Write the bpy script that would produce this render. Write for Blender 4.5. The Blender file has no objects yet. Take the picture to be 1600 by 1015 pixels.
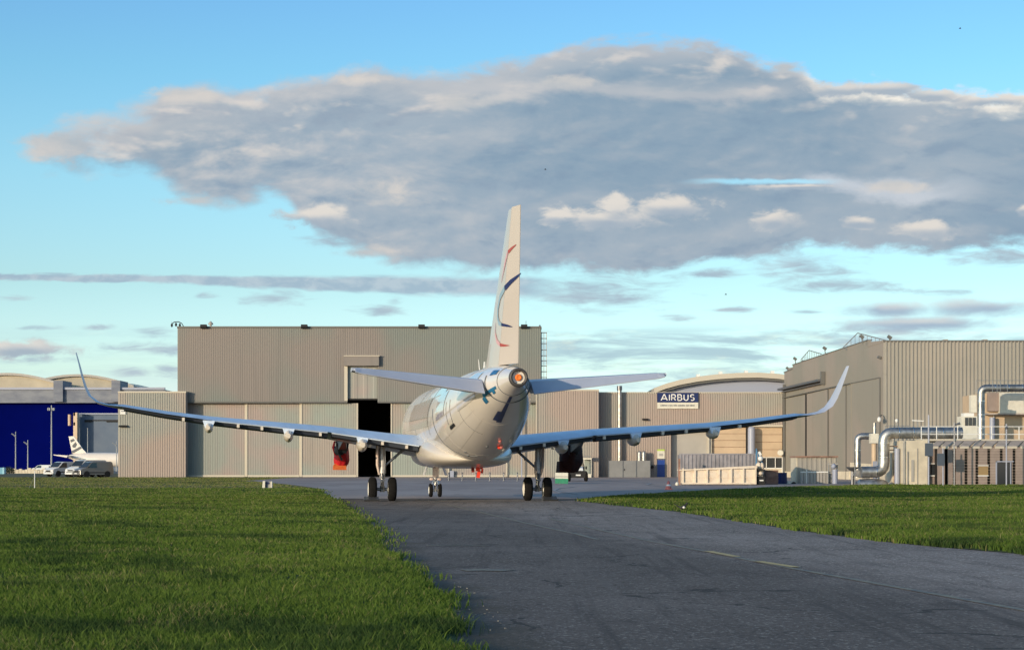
import bpy, math, random
import numpy as np
from mathutils import Vector, Matrix
rad = math.radians
random.seed(7)
S = bpy.context.scene
COL = S.collection
F = 2890.0      # focal length in photo pixels (1600 wide)
H = 1.6         # eye height
# ------------------------------------------------------------------ camera
cd = bpy.data.cameras.new('camera'); cam = bpy.data.objects.new('camera', cd); COL.objects.link(cam)
cam.location = (0, 0, H); cam.rotation_euler = (rad(90), 0, 0)
cd.sensor_width = 36; cd.lens = F/1600*36; cd.shift_y = (731-507.5)/1600
cd.clip_start = 0.1; cd.clip_end = 20000
S.camera = cam
# ------------------------------------------------------------------ sun, sky
SUN_AZ, SUN_EL = 40, 8.5      # light travels towards +X+Y
sd = bpy.data.lights.new('sun', 'SUN'); sun = bpy.data.objects.new('sun', sd); COL.objects.link(sun)
sd.energy = 3.6; sd.angle = rad(0.5); sd.color = (1.0, 0.80, 0.58)
dv = Vector((math.sin(rad(SUN_AZ))*math.cos(rad(SUN_EL)), math.cos(rad(SUN_AZ))*math.cos(rad(SUN_EL)), -math.sin(rad(SUN_EL))))
sun.rotation_euler = dv.to_track_quat('-Z', 'Y').to_euler(); sun.location = (-60, -60, 40)
S.view_settings.view_transform = 'Standard'; S.view_settings.look = 'None'
S.render.engine = 'CYCLES'; S.cycles.use_light_tree = False; S.cycles.max_bounces = 8
S.view_settings.exposure = 0.0; S.view_settings.gamma = 1
W = bpy.data.worlds.new('World'); S.world = W; W.use_nodes = True
WN, WL = W.node_tree.nodes, W.node_tree.links
BG = WN['Background']; SKY_K = 0.15; BG.inputs[1].default_value = SKY_K

def setin(L, sock, v):
    if isinstance(v, bpy.types.NodeSocket): L.new(v, sock)
    else: sock.default_value = v
def wm(op, a, b=0.0, c=None, clamp=False):
    n = WN.new('ShaderNodeMath'); n.operation = op; n.use_clamp = clamp
    setin(WL, n.inputs[0], a); setin(WL, n.inputs[1], b)
    if c is not None: setin(WL, n.inputs[2], c)
    return n.outputs[0]
def wmix(f, a, b):
    n = WN.new('ShaderNodeMix'); n.data_type = 'RGBA'
    setin(WL, n.inputs[0], f); setin(WL, n.inputs[6], a); setin(WL, n.inputs[7], b)
    return n.outputs[2]
def wss(x, a, b):
    n = WN.new('ShaderNodeMapRange'); n.interpolation_type = 'SMOOTHSTEP'
    setin(WL, n.inputs[0], x); setin(WL, n.inputs[1], a); setin(WL, n.inputs[2], b); return n.outputs[0]
def wvec(x, y, z=0.0):
    n = WN.new('ShaderNodeCombineXYZ'); setin(WL, n.inputs[0], x); setin(WL, n.inputs[1], y); setin(WL, n.inputs[2], z); return n.outputs[0]
def wnoise(u, v, su, sv, z=0.0, detail=8, rough=0.55, dist=0.0):
    n = WN.new('ShaderNodeTexNoise'); WL.new(wvec(wm('MULTIPLY', u, su), wm('MULTIPLY', v, sv), z), n.inputs['Vector'])
    n.inputs['Scale'].default_value = 1; n.inputs['Detail'].default_value = detail
    n.inputs['Roughness'].default_value = rough; n.inputs['Distortion'].default_value = dist
    return n.outputs[0]
def wcurve(u, pts, lo, hi, vmax):
    n = WN.new('ShaderNodeFloatCurve'); WL.new(wm('DIVIDE', wm('SUBTRACT', u, lo), hi-lo, clamp=True), n.inputs[1])
    c = n.mapping.curves[0]
    pts = [((p-lo)/(hi-lo), q/vmax) for p, q in pts]
    c.points[0].location = pts[0]; c.points[1].location = pts[-1]
    for p in pts[1:-1]: c.points.new(*p)
    for p in c.points: p.handle_type = 'AUTO'
    n.mapping.update()
    return wm('MULTIPLY', n.outputs[0], vmax)

def build_sky():
    k = WN.new('ShaderNodeTexSky'); k.sky_type = 'NISHITA'; k.sun_disc = False
    k.sun_elevation = rad(SUN_EL); k.sun_rotation = rad(180+SUN_AZ)
    tc = WN.new('ShaderNodeTexCoord'); sp = WN.new('ShaderNodeSeparateXYZ'); WL.new(tc.outputs['Generated'], sp.inputs[0])
    x, y, z = sp.outputs
    ya = wm('MAXIMUM', wm('ABSOLUTE', y), 0.18)
    u = wm('DIVIDE', wm('MULTIPLY', x, 28.9), ya); v = wm('DIVIDE', wm('MULTIPLY', z, 28.9), ya)
    # colour of the clear air by elevation
    el = wm('MULTIPLY', wm('ARCSINE', z), 57.2958/30.0, clamp=True)
    cr = WN.new('ShaderNodeValToRGB'); WL.new(el, cr.inputs[0]); e = cr.color_ramp.elements
    T = TINT
    e[0].position = T[0][0]/30; e[0].color = (*T[0][1], 1); e[1].position = T[-1][0]/30; e[1].color = (*T[-1][1], 1)
    for p, c in T[1:-1]:
        q = e.new(p/30); q.color = (*c, 1)
    def mul(p, q):
        n = WN.new('ShaderNodeMix'); n.data_type = 'RGBA'; n.blend_type = 'MULTIPLY'; n.inputs[0].default_value = 1.0
        setin(WL, n.inputs[6], p); setin(WL, n.inputs[7], q); return n.outputs[2]
    col = mul(mul(k.outputs[0], cr.outputs[0]), (4.0, 4.0, 4.0, 1))
    def C(r, g, b):      # sRGB 0-255 as shown in the photo -> radiance before strength
        f = lambda q: ((q/255+0.055)/1.055)**2.4 if q > 10 else q/255/12.92
        return (f(r)/SKY_K, f(g)/SKY_K, f(b)/SKY_K, 1)
    U = lambda px: (px-800)/100.0
    V = lambda py: (731-py)/100.0
    n1 = wnoise(u, v, 0.55, 1.25, 3.1, 9, 0.58, 0.25)
    n2 = wnoise(wm('ADD', u, -0.16), wm('ADD', v, 0.12), 0.55, 1.25, 3.1, 9, 0.58, 0.25)
    nf = wnoise(u, v, 2.2, 4.2, 7.7, 8, 0.6, 0.3)
    ns = wnoise(u, v, 1.3, 6.5, 2.7, 9, 0.62, 0.5)
    nbig = wnoise(u, v, 0.22, 0.55, 11.3, 4, 0.5)
    relief = wm('SUBTRACT', n1, n2)
    bil = wm('SUBTRACT', wnoise(u, v, 0.85, 1.9, 21.7, 4, 0.5, 0.2), wnoise(wm('ADD', u, -0.14), wm('ADD', v, 0.12), 0.85, 1.9, 21.7, 4, 0.5, 0.2))
    # haze of thin stratus low on the right
    st = wnoise(u, v, 0.42, 3.6, 5.5, 8, 0.62, 0.4)
    band = wm('MULTIPLY', wm('MULTIPLY', wss(v, V(640), V(580)), wm('SUBTRACT', 1.0, wss(v, V(535), V(500)))), wm('ADD', 0.25, wm('MULTIPLY', wss(u, U(780), U(900)), 0.75)))
    a = wm('MULTIPLY', wss(st, 0.38, 0.6), wm('MULTIPLY', band, 0.85))
    lit = wss(wnoise(u, v, 0.9, 3.0, 9.5, 6, 0.6), 0.52, 0.68)
    col = wmix(a, col, wmix(lit, C(168, 196, 210), C(212, 224, 216)))
    # small and flat clouds: (px, py, rx, ry, dark, light, alpha)
    def blobs(col, items, dk, lt, nz, amp, soft, litn, tops=True):      # soft-edged clouds of one tint: (px, py, rx, ry, strength)
        A = None; Bv = None
        for px, py, rx, ry, al in items:
            vm = WN.new('ShaderNodeVectorMath'); vm.operation = 'MULTIPLY_ADD'; WL.new(UV, vm.inputs[0])
            vm.inputs[1].default_value = (100/rx, 100/ry, 0); vm.inputs[2].default_value = (-U(px)*100/rx, -V(py)*100/ry, 0)
            ln = WN.new('ShaderNodeVectorMath'); ln.operation = 'LENGTH'; WL.new(vm.outputs[0], ln.inputs[0])
            m_ = wm('MULTIPLY', wm('SUBTRACT', 1.0, ln.outputs['Value']), al)
            A = m_ if A is None else wm('MAXIMUM', A, m_)
            if not tops: continue
            sx_ = WN.new('ShaderNodeSeparateXYZ'); WL.new(vm.outputs[0], sx_.inputs[0])
            q = wm('MULTIPLY', wm('MAXIMUM', m_, 0.0), sx_.outputs[1])
            Bv = q if Bv is None else wm('ADD', Bv, q)
        d = wm('ADD', A, wm('MULTIPLY', wm('SUBTRACT', nz, 0.5), amp)); a = wm('MULTIPLY', wss(d, 0.0, soft), 0.95)
        l = wss(wm('ADD', wm('MULTIPLY', Bv if tops else 0.0, 2.4), wm('MULTIPLY', wm('SUBTRACT', n1, 0.5), 2.4)), -0.5+litn, 0.75+litn)
        return wmix(a, col, wmix(l, C(*dk), C(*lt)))
    UV = wvec(u, v)
    G1, G2 = (164, 186, 202), (192, 206, 214)
    items = ((60,433,300,11,1),(420,441,330,17,1),(700,443,250,20,1),(920,458,170,26,.9),(430,466,62,14,.8),(590,484,52,9,.7),
                               (620,470,22,9,.6),(25,466,40,6,.6),(320,461,24,6,.6),(65,512,52,4,.7),(150,511,34,5,.7),(240,520,40,8,.7),
                               (265,545,130,12,.8),(50,562,70,6,.6),(210,580,48,9,.85),(262,577,44,12,.85),(1150,484,46,4,.7),(1260,486,42,4,.7),
                               (1060,497,44,5,.6),(1560,402,110,15,.9),(1100,428,90,10,.7),(1260,420,110,24,.85),(1300,445,120,14,.8),
                               (1470,455,90,5,.5),(1400,520,190,13,.7),(520,380,60,10,.6))
    col = blobs(col, [(p,q,a_,b_*1.25,c_) for p,q,a_,b_,c_ in items[3:]], G1, G2, ns, 2.1, .9, 0.0, False)
    col = blobs(col, [(1380,483,130,20,1),(1540,480,150,26,1),(1450,505,200,16,1)], (164, 184, 204), (214, 216, 216), n1, 2.4, .9, .1)
    # one long even streak running left from the bank
    sc_y = wm('ADD', wm('MULTIPLY', wss(u, U(-100), U(900)), -0.16), wm('MULTIPLY', wm('SUBTRACT', ns, 0.5), 0.16))
    sd_ = wm('ABSOLUTE', wm('SUBTRACT', wm('SUBTRACT', v, V(432)), sc_y)); th_ = wm('ADD', 0.055, wm('MULTIPLY', wss(u, U(100), U(800)), 0.09))
    sa_ = wm('MULTIPLY', wm('SUBTRACT', 1.0, wss(sd_, wm('MULTIPLY', th_, 0.55), wm('MULTIPLY', th_, 1.35))), wm('SUBTRACT', 1.0, wss(u, U(800), U(900))))
    col = wmix(wm('MULTIPLY', sa_, 0.92), col, wmix(wss(nf, 0.4, 0.62), C(162, 184, 202), C(184, 200, 212)))
    # the big stratocumulus bank
    top = [(40,243),(62,205),(110,180),(180,172),(235,155),(262,131),(330,124),(400,133),(500,121),(560,108),(640,114),(700,116),(760,94),(850,82),(950,64),(1040,64),(1130,76),(1190,92),(1250,97),(1285,121),(1360,122),(1440,134),(1540,143),(1620,143),(1900,150)]
    bot = [(40,243),(70,258),(130,272),(240,286),(285,322),(370,330),(425,312),(470,350),(510,388),(560,406),(620,416),(750,426),(900,430),(1020,432),(1100,412),(1200,399),(1300,385),(1450,386),(1620,388),(1900,392)]
    lo, hi = U(-200), U(1900)
    tv = wcurve(u, [(lo, V(243))]+[(U(p), V(q)) for p, q in top], lo, hi, 8.0)
    bv = wcurve(u, [(lo, V(243))]+[(U(p), V(q)) for p, q in bot], lo, hi, 8.0)
    dt = wm('SUBTRACT', tv, v); db = wm('SUBTRACT', v, bv)
    inside = wm('MINIMUM', dt, wm('MULTIPLY', db, 1.1))
    inside = wm('MINIMUM', inside, wm('SUBTRACT', u, U(35)))
    soft = wm('ADD', wm('MULTIPLY', wm('SUBTRACT', nf, 0.5), 0.42), wm('MULTIPLY', wm('SUBTRACT', n1, 0.5), 1.1))
    d = wm('ADD', inside, soft)
    alpha = wss(d, -0.10, wm('ADD', 0.16, wm('MULTIPLY', wm('SUBTRACT', 1.0, wss(u, U(100), U(1200))), 0.22)))
    # a long slit of open sky low in the bank on the right
    sl = wm('SUBTRACT', 1.0, wm('ABSOLUTE', wm('DIVIDE', wm('SUBTRACT', wm('ADD', v, wm('MULTIPLY', wm('SUBTRACT', nf, 0.5), 0.12)), V(284)), 0.06)))
    slm = wm('MULTIPLY', wss(sl, 0.0, 0.9), wm('MULTIPLY', wss(u, U(1050), U(1150)), wm('SUBTRACT', 1.0, wss(u, U(1240), U(1330)))))
    alpha = wm('MULTIPLY', alpha, wm('SUBTRACT', 1.0, wm('MULTIPLY', slm, 0.7)))
    base = wmix(wss(nbig, 0.38, 0.62), C(140, 164, 184), C(160, 177, 192))
    # a lighter, thinner left end and soft inner folds
    folds = wm('MULTIPLY', wss(wm('ADD', wm('MULTIPLY', relief, 2.6), wm('MULTIPLY', wm('SUBTRACT', n1, 0.5), 1.3)), -0.25, 0.75),
               wm('ADD', 0.22, wm('MULTIPLY', wm('SUBTRACT', 1.0, wss(u, U(350), U(950))), 0.55)))
    base = wmix(folds, base, C(210, 208, 207))
    lefty = wm('SUBTRACT', 1.0, wss(wm('ADD', u, wm('MULTIPLY', wm('SUBTRACT', n1, 0.5), 3.0)), U(90), U(420)))
    base = wmix(wm('MULTIPLY', wm('MULTIPLY', lefty, 0.7), wss(v, V(262), V(190))), base, C(210, 208, 205))
    crev = wss(wm('ADD', wm('MULTIPLY', relief, -3.0), wm('MULTIPLY', wm('SUBTRACT', nf, 0.5), 0.6)), 0.05, 0.5)
    base = wmix(wm('MULTIPLY', crev, 0.42), base, C(126, 150, 175))
    edge_ = wm('SUBTRACT', 1.0, wss(wm('ADD', dt, wm('MULTIPLY', wss(u, U(300), U(900)), 0.7)), 0.7, 1.8))
    base = wmix(wm('MULTIPLY', wss(bil, 0.0, 0.2), wm('ADD', 0.13, wm('MULTIPLY', edge_, 0.75))), base, C(226, 219, 212))
    rim = wm('SUBTRACT', 1.0, wss(wm('ADD', dt, wm('MULTIPLY', wm('SUBTRACT', n1, 0.5), 1.3)), -.05, wm('ADD', 0.38, wm('MULTIPLY', wm('SUBTRACT', 1.0, wss(u, U(500), U(1250))), 0.45))))
    rim = wm('MULTIPLY', rim, wm('ADD', 0.55, wm('MULTIPLY', wss(u, U(1230), U(1300)), 1.0)))
    base = wmix(rim, base, wmix(wss(u, U(1220), U(1300)), C(212, 208, 207), C(246, 241, 230)))
    # second lit fold running inside the bank
    f2 = wm('SUBTRACT', 1.0, wm('ABSOLUTE', wm('DIVIDE', wm('SUBTRACT', wm('ADD', v, wm('MULTIPLY', wm('SUBTRACT', n1, 0.5), 0.9)), V(140)), 0.22)))
    f2 = wm('MULTIPLY', wss(f2, 0.0, 1.0), wm('MULTIPLY', wss(u, U(640), U(760)), wm('SUBTRACT', 1.0, wss(u, U(1180), U(1300)))))
    base = wmix(wm('MULTIPLY', f2, 0.5), base, C(208, 206, 206))
    f3 = wm('SUBTRACT', 1.0, wm('ABSOLUTE', wm('DIVIDE', wm('SUBTRACT', wm('ADD', v, wm('MULTIPLY', wm('SUBTRACT', n1, 0.5), 1.0)), V(292)), 0.22)))
    f3 = wm('MULTIPLY', wss(f3, 0.0, 1.0), wm('MULTIPLY', wss(u, U(1190), U(1300)), wm('SUBTRACT', 1.0, wss(u, U(1420), U(1560)))))
    base = wmix(wm('MULTIPLY', f3, 0.75), base, C(208, 214, 222))
    col = wmix(alpha, col, base)
    # bright puffs drifting in front of the bank
    PK, PD = (228, 222, 214), (160, 178, 192)
    col = blobs(col, [(610,300,80,26,.7),(600,390,60,18,.7),(90,228,75,34,.9),(300,312,62,12,.7),(710,160,60,20,.8),(900,128,70,14,.8),(560,124,90,12,.7),(300,150,70,20,.8),
                      (570,395,70,12,.8),(1400,292,75,14,.9),(1225,106,45,14,.9)], PD, (218, 212, 206), nf, 1.7, .8, -.3, False)
    col = blobs(col, [(500,338,72,22,1),(870,338,38,18,1),(950,342,95,22,1),(965,322,40,22,1),(1050,322,78,24,1),(1208,344,50,20,1),(1347,347,34,12,1),(1448,358,60,20,1),(1600,328,18,14,1),(1250,292,90,6,1),
                      (1310,141,60,16,1),(1385,139,60,14,1),(1460,149,60,14,1),(1550,157,85,14,1),(30,545,95,19,.9)], (166,180,194), PK, nf, 2.1, .6, -.14)
    WL.new(col, BG.inputs[0])
TINT = [(0, (.46, .56, 1.2)), (1.5, (.36, .46, .95)), (3, (.31,.41,.62)), (5.7, (.25, .34, .44)), (9, (.23, .35, .44)), (12, (.19, .33, .43)), (15.5, (.17, .295, .44)), (30, (.20, .28, .36))]
build_sky()

# ------------------------------------------------------------------ helpers
def gz(y):
    t = [(106, 0), (142, .3), (215, .55), (260, .75)]
    if y <= 106: return 0.0
    for (a, za), (b, zb) in zip(t, t[1:]):
        if y <= b: return za+(zb-za)*(y-a)/(b-a)
    return .75
def X(px, Y): return (px-800)/F*Y
def Z(py, Y): return H+(731-py)/F*Y

class MB:
    def __init__(s): s.v = []; s.f = []; s.m = []
    def add(s, vs, fs):
        o = len(s.v); s.v += [tuple(p) for p in vs]; s.f += [tuple(o+i for i in f) for f in fs]; return s
    def box(s, x0, x1, y0, y1, z0, z1):
        if x0 > x1: x0, x1 = x1, x0
        if y0 > y1: y0, y1 = y1, y0
        if z0 > z1: z0, z1 = z1, z0
        return s.add([(x0,y0,z0),(x1,y0,z0),(x1,y1,z0),(x0,y1,z0),(x0,y0,z1),(x1,y0,z1),(x1,y1,z1),(x0,y1,z1)],
                     [(0,3,2,1),(4,5,6,7),(0,1,5,4),(1,2,6,5),(2,3,7,6),(3,0,4,7)])
    def pbox(s, p0, p1, q0, q1, Y, d=0.3):           # a box whose front face stands at distance Y
        return s.box(X(p0,Y), X(p1,Y), Y, Y+d, Z(q1,Y), Z(q0,Y))
    def obox(s, c, sx, sy, sz, rz=0, rx=0, ry=0):
        M = Matrix.Rotation(rz,4,'Z') @ Matrix.Rotation(ry,4,'Y') @ Matrix.Rotation(rx,4,'X')
        b = MB().box(-sx/2,sx/2,-sy/2,sy/2,-sz/2,sz/2); c = Vector(c)
        return s.add([c+M@Vector(p) for p in b.v], b.f)
    def ring(s, c, r, d, n=12, rb=None):
        d = Vector(d).normalized(); a = d.orthogonal().normalized(); 
        up = Vector((0,0,1))
        if abs(d.z) < .95: a = d.cross(up).normalized()
        b = d.cross(a); rb = rb or r
        return [Vector(c)+a*math.cos(t*2*math.pi/n)*r+b*math.sin(t*2*math.pi/n)*rb for t in range(n)]
    def loft(s, rings, caps=True, closed=True):
        n = len(rings[0]); vs = [p for r in rings for p in r]; fs = []
        for i in range(len(rings)-1):
            for j in range(n if closed else n-1):
                k = (j+1) % n; fs.append((i*n+j, i*n+k, (i+1)*n+k, (i+1)*n+j))
        if caps and closed:
            fs.append(tuple(range(n-1,-1,-1))); fs.append(tuple((len(rings)-1)*n+i for i in range(n)))
        return s.add(vs, fs)
    def cyl(s, p0, p1, r0, r1=None, n=12):
        r1 = r0 if r1 is None else r1; d = Vector(p1)-Vector(p0)
        return s.loft([s.ring(p0,r0,d,n), s.ring(p1,r1,d,n)])
    def tube(s, pts, r, n=10):
        pts = [Vector(p) for p in pts]; rs = []
        a = None
        for i, p in enumerate(pts):
            d = (pts[min(i+1,len(pts)-1)]-pts[max(i-1,0)]).normalized()
            if a is None: a = d.orthogonal().normalized()
            a = (a-d*a.dot(d)).normalized(); b = d.cross(a)
            k = r[i] if isinstance(r,(list,tuple)) else r
            rs.append([p+a*math.cos(t*2*math.pi/n)*k+b*math.sin(t*2*math.pi/n)*k for t in range(n)])
        return s.loft(rs)
    def lathe(s, c, ax, prof, n=24, caps=True):                  # prof: (offset along ax, radius)
        ax = Vector(ax).normalized()
        return s.loft([s.ring(Vector(c)+ax*h, max(r,1e-4), ax, n) for h, r in prof], caps)
    def prism(s, poly, y0, y1, plane='xz'):
        n = len(poly)
        f = {'xz': lambda a,b,t: (a,t,b), 'yz': lambda a,b,t: (t,a,b), 'xy': lambda a,b,t: (a,b,t)}[plane]
        vs = [f(a,b,y0) for a,b in poly]+[f(a,b,y1) for a,b in poly]
        fs = [tuple(range(n-1,-1,-1)), tuple(range(n,2*n))]+[(i,(i+1)%n,n+(i+1)%n,n+i) for i in range(n)]
        return s.add(vs, fs)
    def ell(s, c, rx, ry, rz, nu=12, nv=8):
        rings = []
        for i in range(nv+1):
            t = -math.pi/2+math.pi*i/nv; cz = math.sin(t); cr = max(math.cos(t),1e-3)
            rings.append([Vector((c[0]+rx*cr*math.cos(a*2*math.pi/nu), c[1]+ry*cr*math.sin(a*2*math.pi/nu), c[2]+rz*cz)) for a in range(nu)])
        return s.loft(rings)
    def corr(s, P, Q, z0, z1, pitch=.3, d=.06, nrm=None, z1b=None):
        """profiled sheet from P to Q (xy), ribs standing out along nrm"""
        P = Vector((P[0],P[1],0)); Q = Vector((Q[0],Q[1],0)); L = (Q-P).length; t = (Q-P)/L
        nrm = Vector((nrm[0],nrm[1],0)).normalized() if nrm else Vector((t.y,-t.x,0))
        k = max(1, int(round(L/pitch))); p = L/k; pts = []
        z1b = z1 if z1b is None else z1b
        for i in range(k):
            for a, h in ((0,0),(.5,0),(.6,1),(.9,1)):
                u = (i+a)*p; pts.append((P+t*u+nrm*h*d, z1+(z1b-z1)*u/L))
        pts.append((Q, z1b))
        vs = [(q.x,q.y,z0) for q,_ in pts]+[(q.x,q.y,z) for q,z in pts]; n = len(pts)
        return s.add(vs, [(i,i+1,n+i+1,n+i) for i in range(n-1)])
    def build(s, name, mat, parent=None, smooth=None):
        o = org.get(parent, (0,0,0)) if parent else (0,0,0)
        me = bpy.data.meshes.new(name)
        me.from_pydata([(p[0]-o[0],p[1]-o[1],p[2]-o[2]) for p in s.v], [], s.f)
        import bmesh
        bm = bmesh.new(); bm.from_mesh(me); bmesh.ops.recalc_face_normals(bm, faces=bm.faces) if not getattr(s,'keep',0) else None
        bm.to_mesh(me); bm.free()
        me.materials.append(mat)
        if smooth:
            me.polygons.foreach_set('use_smooth', [True]*len(me.polygons)); me.set_sharp_from_angle(angle=rad(smooth))
        ob = bpy.data.objects.new(name, me); COL.objects.link(ob)
        if parent: ob.parent = parent; org[ob] = o
        return ob
org = {}
def tag(o, label, cat, group=None):
    o['label'] = label; o['category'] = cat
    if group: o['group'] = group
    return o
def thing(name, label, cat, loc=(0,0,0), group=None):
    o = bpy.data.objects.new(name, None); COL.objects.link(o); o.location = loc; o.empty_display_size = .3; org[o] = tuple(loc)
    return tag(o, label, cat, group)
def struct(o, kind='structure'): o['kind'] = kind; return o
def copy_tree(o, parent=None):
    c = o.copy(); COL.objects.link(c)
    if parent: c.parent = parent
    for ch in list(o.children): copy_tree(ch, c)
    return c

# ------------------------------------------------------------------ materials
def mat(name, col, rough=.6, metal=0.0, var=0.0, col2=None, scale=1.0, bump=0.0, bscale=None, coat=0.0, sc3=None, spec=.5, thr=(.35,.65)):
    m = bpy.data.materials.new(name); m.use_nodes = True; N, L = m.node_tree.nodes, m.node_tree.links
    b = N['Principled BSDF']; b.inputs['Base Color'].default_value = (*col, 1); b.inputs['Roughness'].default_value = rough
    b.inputs['Metallic'].default_value = metal; b.inputs['Coat Weight'].default_value = coat; b.inputs['Specular IOR Level'].default_value = spec
    if var or col2:
        tc = N.new('ShaderNodeTexCoord'); mp = N.new('ShaderNodeMapping'); L.new(tc.outputs['Object'], mp.inputs[0])
        if sc3: mp.inputs['Scale'].default_value = sc3
        nz = N.new('ShaderNodeTexNoise'); nz.inputs['Scale'].default_value = scale; nz.inputs['Detail'].default_value = 6; nz.inputs['Roughness'].default_value = .6
        L.new(mp.outputs[0], nz.inputs['Vector'])
        mr = N.new('ShaderNodeMapRange'); L.new(nz.outputs[0], mr.inputs[0]); mr.inputs[1].default_value = thr[0]; mr.inputs[2].default_value = thr[1]
        mx = N.new('ShaderNodeMix'); mx.data_type = 'RGBA'; L.new(mr.outputs[0], mx.inputs[0])
        c2 = col2 or tuple(min(1, c*(1-var)) for c in col); c1 = col if col2 else tuple(min(1, c*(1+var)) for c in col)
        mx.inputs[6].default_value = (*c1, 1); mx.inputs[7].default_value = (*c2, 1)
        L.new(mx.outputs[2], b.inputs['Base Color'])
        m['mix'] = 1
    if bump:
        tc = N.new('ShaderNodeTexCoord'); nz = N.new('ShaderNodeTexNoise'); nz.inputs['Scale'].default_value = bscale or 10; nz.inputs['Detail'].default_value = 5
        L.new(tc.outputs['Object'], nz.inputs['Vector']); bp = N.new('ShaderNodeBump'); bp.inputs['Strength'].default_value = bump; bp.inputs['Distance'].default_value = .05
        L.new(nz.outputs[0], bp.inputs['Height']); L.new(bp.outputs[0], b.inputs['Normal'])
    return m

def wallmat(name, c1, c2, c3, s=.09):
    """weathered profiled sheet: broad drifting tints, vertical streaks"""
    m = mat(name, c1, .62); N, L = m.node_tree.nodes, m.node_tree.links; b = N['Principled BSDF']
    g = N.new('ShaderNodeNewGeometry')
    def nz(sc, sv, det=4):
        mp = N.new('ShaderNodeMapping'); mp.inputs['Scale'].default_value = sv; L.new(g.outputs['Position'], mp.inputs[0])
        n = N.new('ShaderNodeTexNoise'); n.inputs['Scale'].default_value = sc; n.inputs['Detail'].default_value = det; L.new(mp.outputs[0], n.inputs['Vector'])
        return n.outputs[0]
    def mx(f, a, bb, lo=.35, hi=.65):
        r = N.new('ShaderNodeMapRange'); L.new(f, r.inputs[0]); r.inputs[1].default_value = lo; r.inputs[2].default_value = hi
        q = N.new('ShaderNodeMix'); q.data_type = 'RGBA'; L.new(r.outputs[0], q.inputs[0]); setin(L, q.inputs[6], a); setin(L, q.inputs[7], bb); return q.outputs[2]
    c = mx(nz(s, (1,1,1), 2), (*c1,1), (*c2,1), .42, .58)
    c = mx(nz(1.0, (1.2,1.2,.05), 5), c, (*c3,1), .55, .95)
    c = mx(nz(3.0, (1,1,1), 6), c, (*[k*.8 for k in c3],1), .6, 1.1)
    L.new(c, b.inputs['Base Color']); return m

M = {}
M['wall_hi'] = wallmat('hangar_sheet_upper', (.205,.183,.170), (.165,.186,.174), (.145,.137,.130))
M['wall_lo'] = wallmat('hangar_sheet_lower', (.345,.282,.248), (.285,.290,.262), (.24,.21,.185), .12)
M['door_a'] = wallmat('door_sheet_green', (.26,.295,.265), (.31,.27,.235), (.215,.205,.185), .2)
M['door_b'] = wallmat('door_sheet_pink', (.32,.26,.24), (.255,.275,.25), (.22,.20,.185), .17)
M['concrete_wall'] = wallmat('old_precast_wall', (.275,.245,.215), (.24,.23,.20), (.21,.19,.165), .15)
M['cream_sheet'] = wallmat('cream_sheet', (.32,.30,.265), (.29,.28,.25), (.235,.225,.20), .2)
M['cream_base'] = mat('cream_plinth', (.58,.52,.41), .7, var=.12, scale=1.2)
M['edge'] = mat('pale_trim', (.50,.46,.38), .5)
M['roofedge'] = mat('dark_roof_trim', (.12,.12,.115), .5)
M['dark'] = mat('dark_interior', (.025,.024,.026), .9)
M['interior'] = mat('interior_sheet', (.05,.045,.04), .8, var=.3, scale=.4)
M['black'] = mat('black_rubber', (.012,.012,.013), .75)
M['paint'] = mat('white_airliner_paint', (.74,.69,.63), .22, coat=.6, var=.03, scale=.6)
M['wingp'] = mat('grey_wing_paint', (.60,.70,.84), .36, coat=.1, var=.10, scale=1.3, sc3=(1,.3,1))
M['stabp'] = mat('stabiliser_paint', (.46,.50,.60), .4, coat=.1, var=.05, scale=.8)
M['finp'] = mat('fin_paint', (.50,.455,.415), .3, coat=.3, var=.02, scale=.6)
M['fairing'] = mat('fairing_paint', (.64,.58,.50), .3, coat=.3)
M['silver'] = mat('brushed_metal', (.75,.75,.75), .25, 1.0, var=.15, scale=4)
M['duct'] = mat('duct_cladding', (.46,.445,.42), .46, 1.0, var=.3, scale=2.5, bump=.25, bscale=3)
M['gunmetal'] = mat('gun_metal', (.16,.17,.19), .4, .7)
M['gearm'] = mat('gear_paint', (.48,.46,.45), .4, .2, var=.2, scale=5)
M['gear_sunlit'] = mat('sunlit_gear_panel', (.66,.52,.45), .5, var=.1, scale=3)  # white panels with the warm sunlight mixed into their colour
M['tyre'] = mat('tyre_rubber', (.009,.0085,.0085), .95, var=.25, scale=6, spec=.2)
M['rim'] = mat('white_wheel_rim', (.70,.69,.64), .4, var=.15, scale=8)
M['red'] = mat('red_cover_cloth', (.50,.008,.016), .65, var=.25, scale=3, bump=.6, bscale=4)
M['redflag'] = mat('red_flag', (.85,.06,.03), .6)
M['orange'] = mat('orange_cloth', (.55,.12,.025), .7, var=.2, scale=4)
M['shaded_red'] = mat('shaded_cover_cloth', (.035,.006,.008), .8, var=.3, scale=2, bump=.5, bscale=4)  # red cover cloth with the fuselage's shadow put into its colour
M['blue_tape'] = mat('blue_tape', (.02,.13,.32), .5, var=.25, scale=3)
M['navy_tape'] = mat('navy_tape', (.015,.035,.13), .5, var=.25, scale=3)
M['teal_tape'] = mat('teal_tape', (.02,.15,.30), .5, var=.2, scale=3)
M['navy'] = mat('navy_marking', (.01,.018,.10), .3)
M['redmark'] = mat('red_marking', (.36,.07,.06), .3)
M['pinkmark'] = mat('pale_red_marking', (.62,.30,.31), .3)
M['paleblue'] = mat('pale_blue_marking', (.24,.34,.42), .3)
M['seam'] = mat('seam_line', (.10,.11,.12), .5)
M['softseam'] = mat('soft_seam_line', (.42,.40,.37), .5)
M['film'] = mat('protective_film', (.70,.67,.63), .12, coat=1.0, bump=.5, bscale=1.2)
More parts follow.
